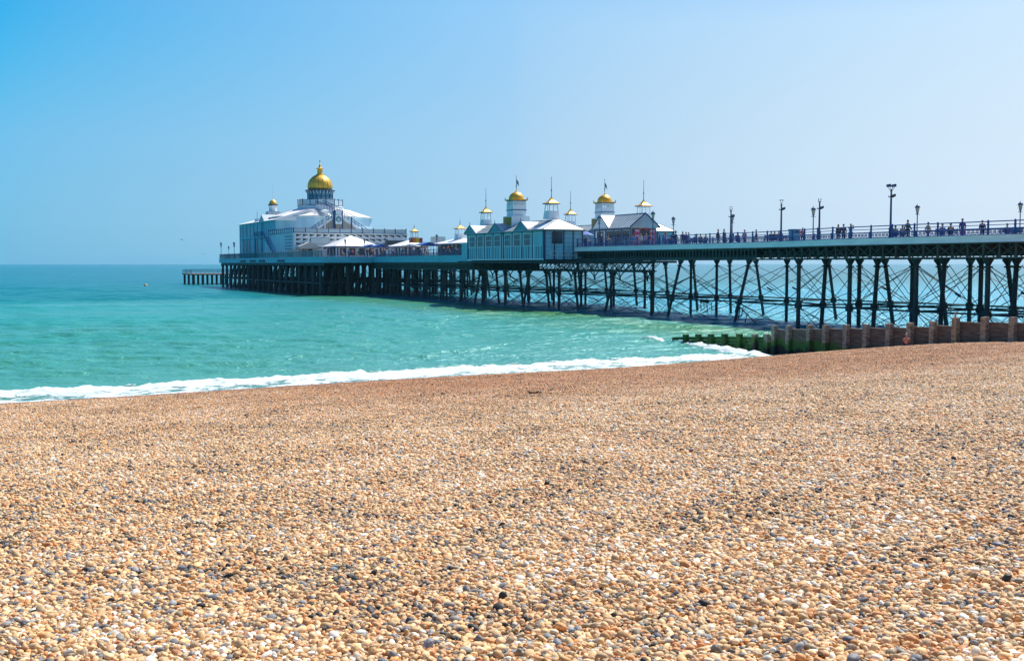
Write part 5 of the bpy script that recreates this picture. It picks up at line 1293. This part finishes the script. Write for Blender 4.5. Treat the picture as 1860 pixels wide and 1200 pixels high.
ppl = [  # kind, px, b, rz (world), top, trousers, hair, label
 ('sit', 1840, 8.5, 2.6, BLUE, NAVY, H[2], 'person in bright blue seated by the right most lantern lamp'),
 ('sit', 1826, 8.5, 2.6, GREEN, BLACK, H[1], 'person in dark green seated left of the right most lantern lamp'),
 ('stand', 1745, 5.5, 3.0, PURPLE, PINK, H[1], 'tall standing person in purple and pink near the right end of the pier'),
 ('sit', 1724, 4.0, 2.8, BLACK, NAVY, H[0], 'person in black seated beside the one in pale blue'),
 ('sit', 1709, 4.0, 2.8, BLUE, JEAN, H[2], 'person in pale blue seated and bent forward, right of the last lantern but one'),
 ('walk', 1646, 3.5, 2.0, GREEN, BLACK, H[0], 'person in dark green leaning in beside the tallest floodlight post, rightmost of three'),
 ('sit', 1637, 4.0, 2.9, TEALC, NAVY, H[1], 'person in teal blue seated in the middle of three beside the tallest post'),
 ('sit', 1624, 4.0, 2.9, GREEN, BLACK, H[0], 'person in dark coat seated just right of the tallest floodlight post'),
 ('photo', 1543, 5.5, 2.2, BLUE, NAVY, H[3], 'person in a blue coat holding a camera up to the face'),
 ('stand', 1530, 5.5, 2.6, NAVY, BLACK, H[1], 'person in navy standing beside the one taking a picture'),
 ('stand', 1520.5, 5.5, 3.4, BLACK, NAVY, H[0], 'person in black, leftmost of three beside the one taking a picture'),
 ('sit', 1406, 4.5, 3.6, BLACK, NAVY, H[1], 'person in black seated just left of the T headed floodlight post'),
 ('sit', 1399, 4.5, 2.6, GREEN, BLACK, H[0], 'dark clothed person seated leaning left of the T headed post'),
 ('sit', 1413, 4.7, 3.2, LIL, BEIGE, H[3], 'person in lilac seated at the foot of the T headed post'),
 ('sit', 1338, 4.5, 2.6, PURPLE, NAVY, H[1], 'person in dull purple seated right of the post with the gull'),
 ('stand', 1328, 7.5, 2.6, TEALC, NAVY, H[0], 'person in teal standing at the foot of the post with the gull'),
 ('stand', 1314, 4.5, 3.9, NAVY, BLACK, H[1], 'person in navy standing alone left of the post with the gull'),
 ('walk', 1303, 4.5, 1.6, BLACK, NAVY, H[0], 'person in black walking, left of the person in navy'),
 ('sit', 1271, 4.5, 2.5, NAVY, BLACK, H[0], 'person in navy seated low, right of a seated person in green'),
 ('sit', 1262, 4.5, 3.5, GREEN, BLACK, H[1], 'person in green seated low by the far rail'),
 ('stand', 1245, 6.5, 2.2, PURPLE, NAVY, H[1], 'person in purple standing at the left end of the walkers'),
 ('stand', 1239, 6.5, 3.0, NAVY, BLACK, H[0], 'person in navy facing the one in purple'),
 ('walk', 1226, 5.5, 2.2, BLACK, NAVY, H[0], 'tall person in black walking past the lone lantern lamp'),
 ('sit', 1216, 5.5, 3.0, BLACK, NAVY, H[1], 'person in black seated beside the lone lantern lamp'),
 ('stand', 1209, 7.5, 1.5, LIL, JEAN, H[3], 'person in lilac standing right of the shop'),
 ('stand', 1205, 6.5, 3.6, BLUE, BEIGE, H[2], 'person in light blue standing right of the shop'),
 ('walk', 1181, 6.5, 1.4, REDC, BEIGE, H[1], 'person in red passing the right banner of the shop'),
 ('stand', 1173, 7.5, 2.8, LIL, JEAN, H[3], 'person in lilac in front of the shop door'),
 ('stand', 1163, 7.5, 3.3, WHITE, BEIGE, H[3], 'person in white under the round orange sign'),
 ('stand', 1149, 6.5, 2.4, BLUE, BEIGE, H[1], 'person in blue in front of the left banner of the shop'),
 ('stand', 1196, 9.0, 2.2, TEALC, JEAN, H[1], 'person in teal behind the lamp at the right corner of the shop'),
 ('walk', 1250, 8.5, 4.2, BLUE, JEAN, H[2], 'person in mid blue walking behind the one in purple'),
 ('sit', 1281, 6.5, 3.1, TEALC, BLACK, H[0], 'person in teal seated low between the walkers and the standing pair'),
 ('stand', 1351, 9.5, 2.4, LIL, NAVY, H[1], 'person in lilac standing at the far rail right of the gull post'),
 ('walk', 1372, 9.0, 4.4, NAVY, BEIGE, H[0], 'person in navy and beige walking along the far rail'),
 ('stand', 1456, 9.0, 2.8, REDC, NAVY, H[2], 'person in red at the far rail right of the litter bin'),
 ('walk', 1683, 9.0, 1.8, BEIGE, JEAN, H[1], 'person in beige walking right of the lantern lamp by the tallest post'),
 ('stand', 1781, 9.5, 3.0, NAVY, BLACK, H[3], 'person in navy with fair hair right of the person in purple'),
 ('stand', 1053, 6.5, 3.0, BLUE, JEAN, H[3], 'person in blue near the parasol by the near pavilion'),
 ('lean', 1101, 3.5, 1.2, BEIGE, NAVY, H[1], 'person in beige leaning forward behind the one in a white cap'),
 ('walk', 1092, 3.5, 1.5, NAVY, BLACK, H[4], 'person in navy with a white cap left of the shop'),
 ('stand', 1062, 3.5, 2.0, NAVY, BLACK, H[0], 'person in navy near the corner of the near pavilion'),
 ('stand', 1071, 6.0, 3.3, WHITE, JEAN, H[1], 'person in white near the parasols'),
 ('stand', 1042, 3.0, 2.6, PINK, WHITE, H[3], 'person in pink right beside the near pavilion corner')]
for kind, px, b, rz, t_, l_, h_, lab in ppl:
    a = A(px, b)
    person(kind, b, a, ZL, rz, t_, l_, h_, lab, 1.0 if kind != 'stand' else random.uniform(.96, 1.04))
bb = []
for px, b, rz, lab in ((1833, 8.5, 2.6, 'blue bench nearest the right most lantern lamp'), (1716.5, 4.0, 2.8, 'blue bench under two seated people right of the tallest post'), (1631, 4.0, 2.9, 'blue bench right beside the tallest floodlight post'),
        (1402.5, 4.5, 3.1, 'blue bench left of the T headed floodlight post'), (1338, 4.5, 2.6, 'blue bench right of the post with the gull'), (1266.5, 4.5, 3.0, 'blue bench at the start of the walkers, below two low figures'), (1216, 5.5, 3.0, 'blue bench beside the lone lantern lamp'), (1413, 4.7, 3.2, 'blue bench at the foot of the T headed post')):
    bench(b, A(px, b), rz, lab)
cols = [PINK, REDC, WHITE, BLUE, NAVY, BEIGE, LIL, GREEN, BLACK, TEALC]
desc = {PINK: 'pink', REDC: 'red', WHITE: 'white', BLUE: 'blue', NAVY: 'navy', BEIGE: 'beige', LIL: 'lilac', GREEN: 'dark green', BLACK: 'black', TEALC: 'teal'}
places = [(606, 'under the small awning left of the tent roof'), (613, 'below the left corner of the tent roof'), (622, 'left of the lamp before the tent roof'), (634, 'right of the lamp before the tent roof'), (641, 'below the peak of the tent roof'),
          (653, 'below the right half of the tent roof'), (668, 'right of the second tent roof lamp'), (676, 'below the right corner of the tent roof'), (694, 'between tent roof and gold turret kiosk'), (699, 'left of the lamp by the turret kiosk'),
          (714, 'at the left end of the gold turret kiosk'), (733, 'before the middle of the turret kiosk'), (751, 'below the orange sign'), (765, 'at the right end of the gold turret kiosk'), (772, 'under the awning beyond the turret kiosk'),
          (799, 'just right of the shelter lamp'), (806, 'second right of the shelter lamp'), (814, 'mid group before the long shelter'), (821, 'right in the group before the shelter'), (828, 'closest to the boarded pavilion wall')]
for k, (px, wh) in enumerate(places):
    c = cols[(k*7+2) % 10]; kind = 'sit' if k % 3 else 'stand'
    person(kind, (-.6, .3, -.9)[k % 3], A(px, (-.6, .3, -.9)[k % 3]), ZS+(.35 if kind == 'sit' else 0), random.uniform(1.5, 4.5), c, (JEAN, NAVY, BEIGE)[k % 3], H[k % 4], f'person in {desc[c]} {"sitting on a stool" if kind == "sit" else "standing"} {wh}', 1.05, 'people at the seaward tables')
    if kind == 'sit':
        b = (-.6, .3, -.9)[k % 3]; a = A(px, b); oo = (b, a, ZS); s = thing('stool', f'stool under the person in {desc[c]} {wh}', 'stool', oo, 'stools on the seaward deck')
        mb = MB(); mb.cyl((b, a, ZS+.76), (b, a, ZS+.82), .18, n=10); mb.obj('seat', M_trim, s, oo)
        for i in range(4): th = i*PI/2; mb = MB(); mb.cyl((b+.18*math.cos(th), a+.18*math.sin(th), ZS), (b+.1*math.cos(th), a+.1*math.sin(th), ZS+.76), .018, n=4); mb.obj('leg', M_seam, s, oo)
# bin on the near edge
b = near_b(A(1441, 0))+1.2; a = A(1441, b); oo = (b, a, ZL)
E = thing('litter_bin', 'tall pale blue litter bin standing behind the near railing', 'bin', oo)
mb = MB(); mb.box(b-.38, b+.38, a-.38, a+.38, ZL+.05, ZL+1.15); mb.obj('body', mat('bin blue', (.10, .42, .55), .5), E, oo)
mb = MB(); mb.prism([(b-.42, a-.42, ZL+1.15), (b+.42, a-.42, ZL+1.15), (b+.42, a+.42, ZL+1.15), (b-.42, a+.42, ZL+1.15)], (0, 0, .1)); mb.obj('lid', M_rail, E, oo)
mb = MB(); mb.box(b-.28, b+.28, a-.40, a-.385, ZL+.85, ZL+1.05); mb.obj('slot', M_iron, E, oo)

# ------------------------------------------------------------------ groyne
GB = 48.0-B0                                            # in pier coordinates
go_ = (GB, 50, 0); G = thing('groyne', 'weathered timber groyne of planks and posts running down the shingle into the sea', 'breakwater', go_)
def gp(mb, nm, m, **k): return mb.obj(nm, m, G, go_, **k)
def top_z(a): return float(np.interp(a, [34, 38, 40.5, 43.4, 43.5, 46.7, 52.4, 57.5], [3.1, 2.98, 2.90, 2.72, 2.55, 2.26, 1.88, 1.58]))
def low_z(a): return float(np.interp(a, [57.9, 63, 69.6, 72], [1.12, .85, .42, .1]))
M_weed = mat('weed covered timber', (.035, .12, .012), .8, var=.6, vscale=2.5, bump=.6, bscale=14)
M_wetw = mat('wet dark timber', (.035, .03, .026), .45, var=.5, vscale=2.5, bump=.6, bscale=12)
# groyne timber: green weed between the tide marks, from noise and height on the planks
def groyne_mat(src_, nm):
    m = src_.copy(); m.name = nm; t = m.node_tree; p = t.nodes['Principled BSDF']; L = t.links.new
    src = p.inputs['Base Color'].links[0].from_socket
    geo = t.nodes.new('ShaderNodeNewGeometry'); sx = t.nodes.new('ShaderNodeSeparateXYZ'); L(geo.outputs['Position'], sx.inputs[0])
    n = t.nodes.new('ShaderNodeTexNoise'); n.inputs['Scale'].default_value = 1.3; n.inputs['Detail'].default_value = 6; L(geo.outputs['Position'], n.inputs['Vector'])
    a = t.nodes.new('ShaderNodeMath'); a.operation = 'MULTIPLY_ADD'; L(n.outputs[0], a.inputs[0]); a.inputs[1].default_value = 1.6; L(sx.outputs['Z'], a.inputs[2])
    f = maprange(t, a.outputs[0], 1.85, 1.6); g = mixc(t, f, src, (.06, .15, .025))
    f2 = maprange(t, a.outputs[0], 1.4, 1.2); g = mixc(t, f2, g, (.03, .028, .022))
    L(g, p.inputs['Base Color']); return m
M_gro = groyne_mat(M_timber, 'groyne post'); M_gpl = groyne_mat(M_plank, 'groyne planks')
xs = [31.5, 33.1, 34.7, 36.1, 37.4] + [A(px, GB) for px in (1846, 1795, 1742, 1701, 1659, 1621, 1579, 1543, 1505, 1476, 1438, 1412)]
xs = sorted(xs)
for a in xs:
    zt = top_z(a)+.33; mb = MB(); r = random.uniform(-.02, .02)
    mb.add([(GB-.36, a-.17+r, -1), (GB-.04, a-.17+r, -1), (GB-.04, a+.17+r, -1), (GB-.36, a+.17+r, -1), (GB-.34, a-.155-r, zt), (GB-.04, a-.155, zt+r), (GB-.04, a+.155, zt), (GB-.34, a+.155, zt-r)], [(0,3,2,1),(4,5,6,7),(0,1,5,4),(1,2,6,5),(2,3,7,6),(3,0,4,7)])
    gp(mb, 'post', M_gro)
for a0, a1 in zip(xs[:-1], xs[1:]):
    zt = min(top_z(a0), top_z(a1)+.12); z = zt
    mb = MB(); k = 0
    while z > float(beach_z(48, (a0+a1)/2))-.6 and k < 14:
        j = random.uniform(-.012, .012); mb.box(GB-.02+j, GB+.15+j, a0-.02, a1+.02, z-.222, z); z -= .225; k += 1
    gp(mb, 'plank_panel', M_gpl)
mb = MB(); a = A(1747, GB)-.05; mb.cyl((GB-.42, a, 1.0), (GB-.45, a+.05, 3.35), .05, n=6); gp(mb, 'marker_pole', mat('pale pole', (.40, .30, .12), .7))
lw = [A(px, GB) for px in (1398, 1376, 1348, 1321, 1296, 1273, 1250)]
for a in lw:
    zt = low_z(a)+.2; mb = MB(); mb.add([(GB-.34, a-.18, -1.5), (GB-.04, a-.18, -1.5), (GB-.04, a+.18, -1.5), (GB-.34, a+.18, -1.5), (GB-.33, a-.2, zt), (GB-.04, a-.2, zt), (GB-.04, a+.2, zt), (GB-.33, a+.2, zt)], [(0,3,2,1),(4,5,6,7),(0,1,5,4),(1,2,6,5),(2,3,7,6),(3,0,4,7)])
    gp(mb, 'post', M_weed if a > lw[1] else M_gro)
pa_ = lw+[A(1222, GB)]; pa_[0] -= .5
for a0, a1 in zip(pa_[:-1], pa_[1:]):
    mb = MB(); z0, z1 = low_z(a0), low_z(a1)
    for k in range(7): mb.prism([(GB-.02, a0, z0-.24*k-.23), (GB-.02, a1, z1-.24*k-.23), (GB-.02, a1, z1-.24*k), (GB-.02, a0, z0-.24*k)], (.1, 0, 0))
    gp(mb, 'plank_panel', M_weed if a0 < lw[3]+1 or True else M_wetw)
# figure by the groyne, seen from behind
F = figure('floor', bare=True)
b = GB-.85; aa = A(1648, b); F.location = W(b, aa, float(beach_z(B0+b, aa))+.02); F.rotation_euler = (0, 0, PI-.35); F.scale = (.78,)*3
tag(F, 'bare backed person sitting on the shingle by the groyne, seen from behind', 'person')
for ch in F.children:
    if ch.name.startswith('hair'): ch.data.materials[0] = HAIRS[2]
    if ch.name.startswith('body'): ch.data.materials[0] = SKIN2

# ------------------------------------------------------------------ single stones and driftwood that stand out
def on_beach(px, py):
    d = (py-479)/FPX
    lo, hi = 2., 90.
    sgn = lambda y: (EYE-d*y) - float(beach_z(*toBA((px-930)/FPX*y, y)))
    for _ in range(50):
        mid = (lo+hi)/2
        if sgn(mid) > 0: lo = mid
        else: hi = mid
    return Vector(((px-930)/FPX*lo, lo, EYE-d*lo))
def stone(px, py, wpx, col, label, flat=.6):
    p = on_beach(px, py); s = wpx/FPX*p.y/2
    r = np.random.default_rng(int(px*13+py)); v = IV.copy()
    for _ in range(5):
        d = r.normal(size=3); d /= np.linalg.norm(d); v *= (1+r.uniform(-.14, .1)*np.maximum(v@d, 0)**2)[:, None]
    v = v*np.array([s, s*.8, s*flat]); mb = MB(); mb.add([tuple(x) for x in v], [tuple(f) for f in IF])
    o = mb.obj('stone', mat('stone '+label[:12], col, .55, var=.25, vscale=20), None, smooth=True); o.location = p+Vector((0, 0, .028)); o.rotation_euler = (0, 0, r.uniform(-.5, .5))
    sb = o.modifiers.new('round', 'SUBSURF'); sb.levels = 1; sb.render_levels = 1
    tag(o, label, 'stone', 'larger stones on the beach')
stone(160, 930, 27, (.72, .62, .45), 'large pale cream stone on the left side of the beach')
stone(194, 1172, 29, (.46, .50, .50), 'smooth grey white stone near the bottom left corner', .5)
stone(1674, 1043, 19, (.62, .64, .68), 'round bluish white stone on the right part of the beach', .9)
stone(60, 916, 24, (.16, .18, .22), 'slate blue stone near the left edge of the beach', .5)
stone(1425, 992, 22, (.30, .35, .38), 'slim grey blue stone on the right half, lying on its side', .5)
stone(1738, 1130, 38, (.60, .36, .17), 'long orange brown stone near the bottom right corner', .5)
stone(1825, 1002, 24, (.14, .17, .22), 'dark blue grey stone close to the right edge', .55)
stone(1748, 1013, 22, (.15, .18, .23), 'dark slate stone left of the one at the right edge', .5)
stone(1775, 992, 24, (.32, .36, .40), 'light slate stone among a blue grey cluster on the right', .6)
stone(975, 1065, 20, (.66, .62, .54), 'pale stone near the middle of the lower beach', .6)
p = on_beach(970, 717); E = bpy.data.objects.new('driftwood', None); COL.objects.link(E); E.location = p+Vector((0, 0, .01)); E.rotation_euler = (0, 0, .1); E.scale = (.7, .7, .6); tag(E, 'dark piece of driftwood lying near the water in the middle', 'driftwood')
M_drift = mat('black driftwood', (.02, .016, .012), .9, bump=.6)
mb = MB(); mb.cyl((-.3, 0, .05), (.32, .05, .07), .06, .04, n=8); mb.obj('branch', M_drift, E)
mb = MB(); mb.cyl((-.1, 0, .08), (-.25, .1, .16), .03, .015, n=6); mb.obj('twig', M_drift, E); mb = MB(); mb.cyl((.1, 0, .08), (.2, -.08, .17), .03, .012, n=6); mb.obj('twig', M_drift, E)

# ------------------------------------------------------------------ sea air: fades the far water into the horizon
mb = MB(); mb.box(-13800, 13800, -400, 13800, -9.0, 60.0)
mh = bpy.data.materials.new('sea haze'); mh.use_nodes = True; t = mh.node_tree
for n in list(t.nodes):
    if n.type != 'OUTPUT_MATERIAL': t.nodes.remove(n)
o = [n for n in t.nodes if n.type == 'OUTPUT_MATERIAL'][0]
pv = t.nodes.new('ShaderNodeVolumePrincipled'); pv.inputs['Color'].default_value = (.30, .70, .95, 1); pv.inputs['Density'].default_value = 5e-5; pv.inputs['Anisotropy'].default_value = .2
t.links.new(pv.outputs[0], o.inputs['Volume'])
hz = mb.obj('haze', mh); tag(hz, 'thin pale sea haze over the water', kind='stuff')
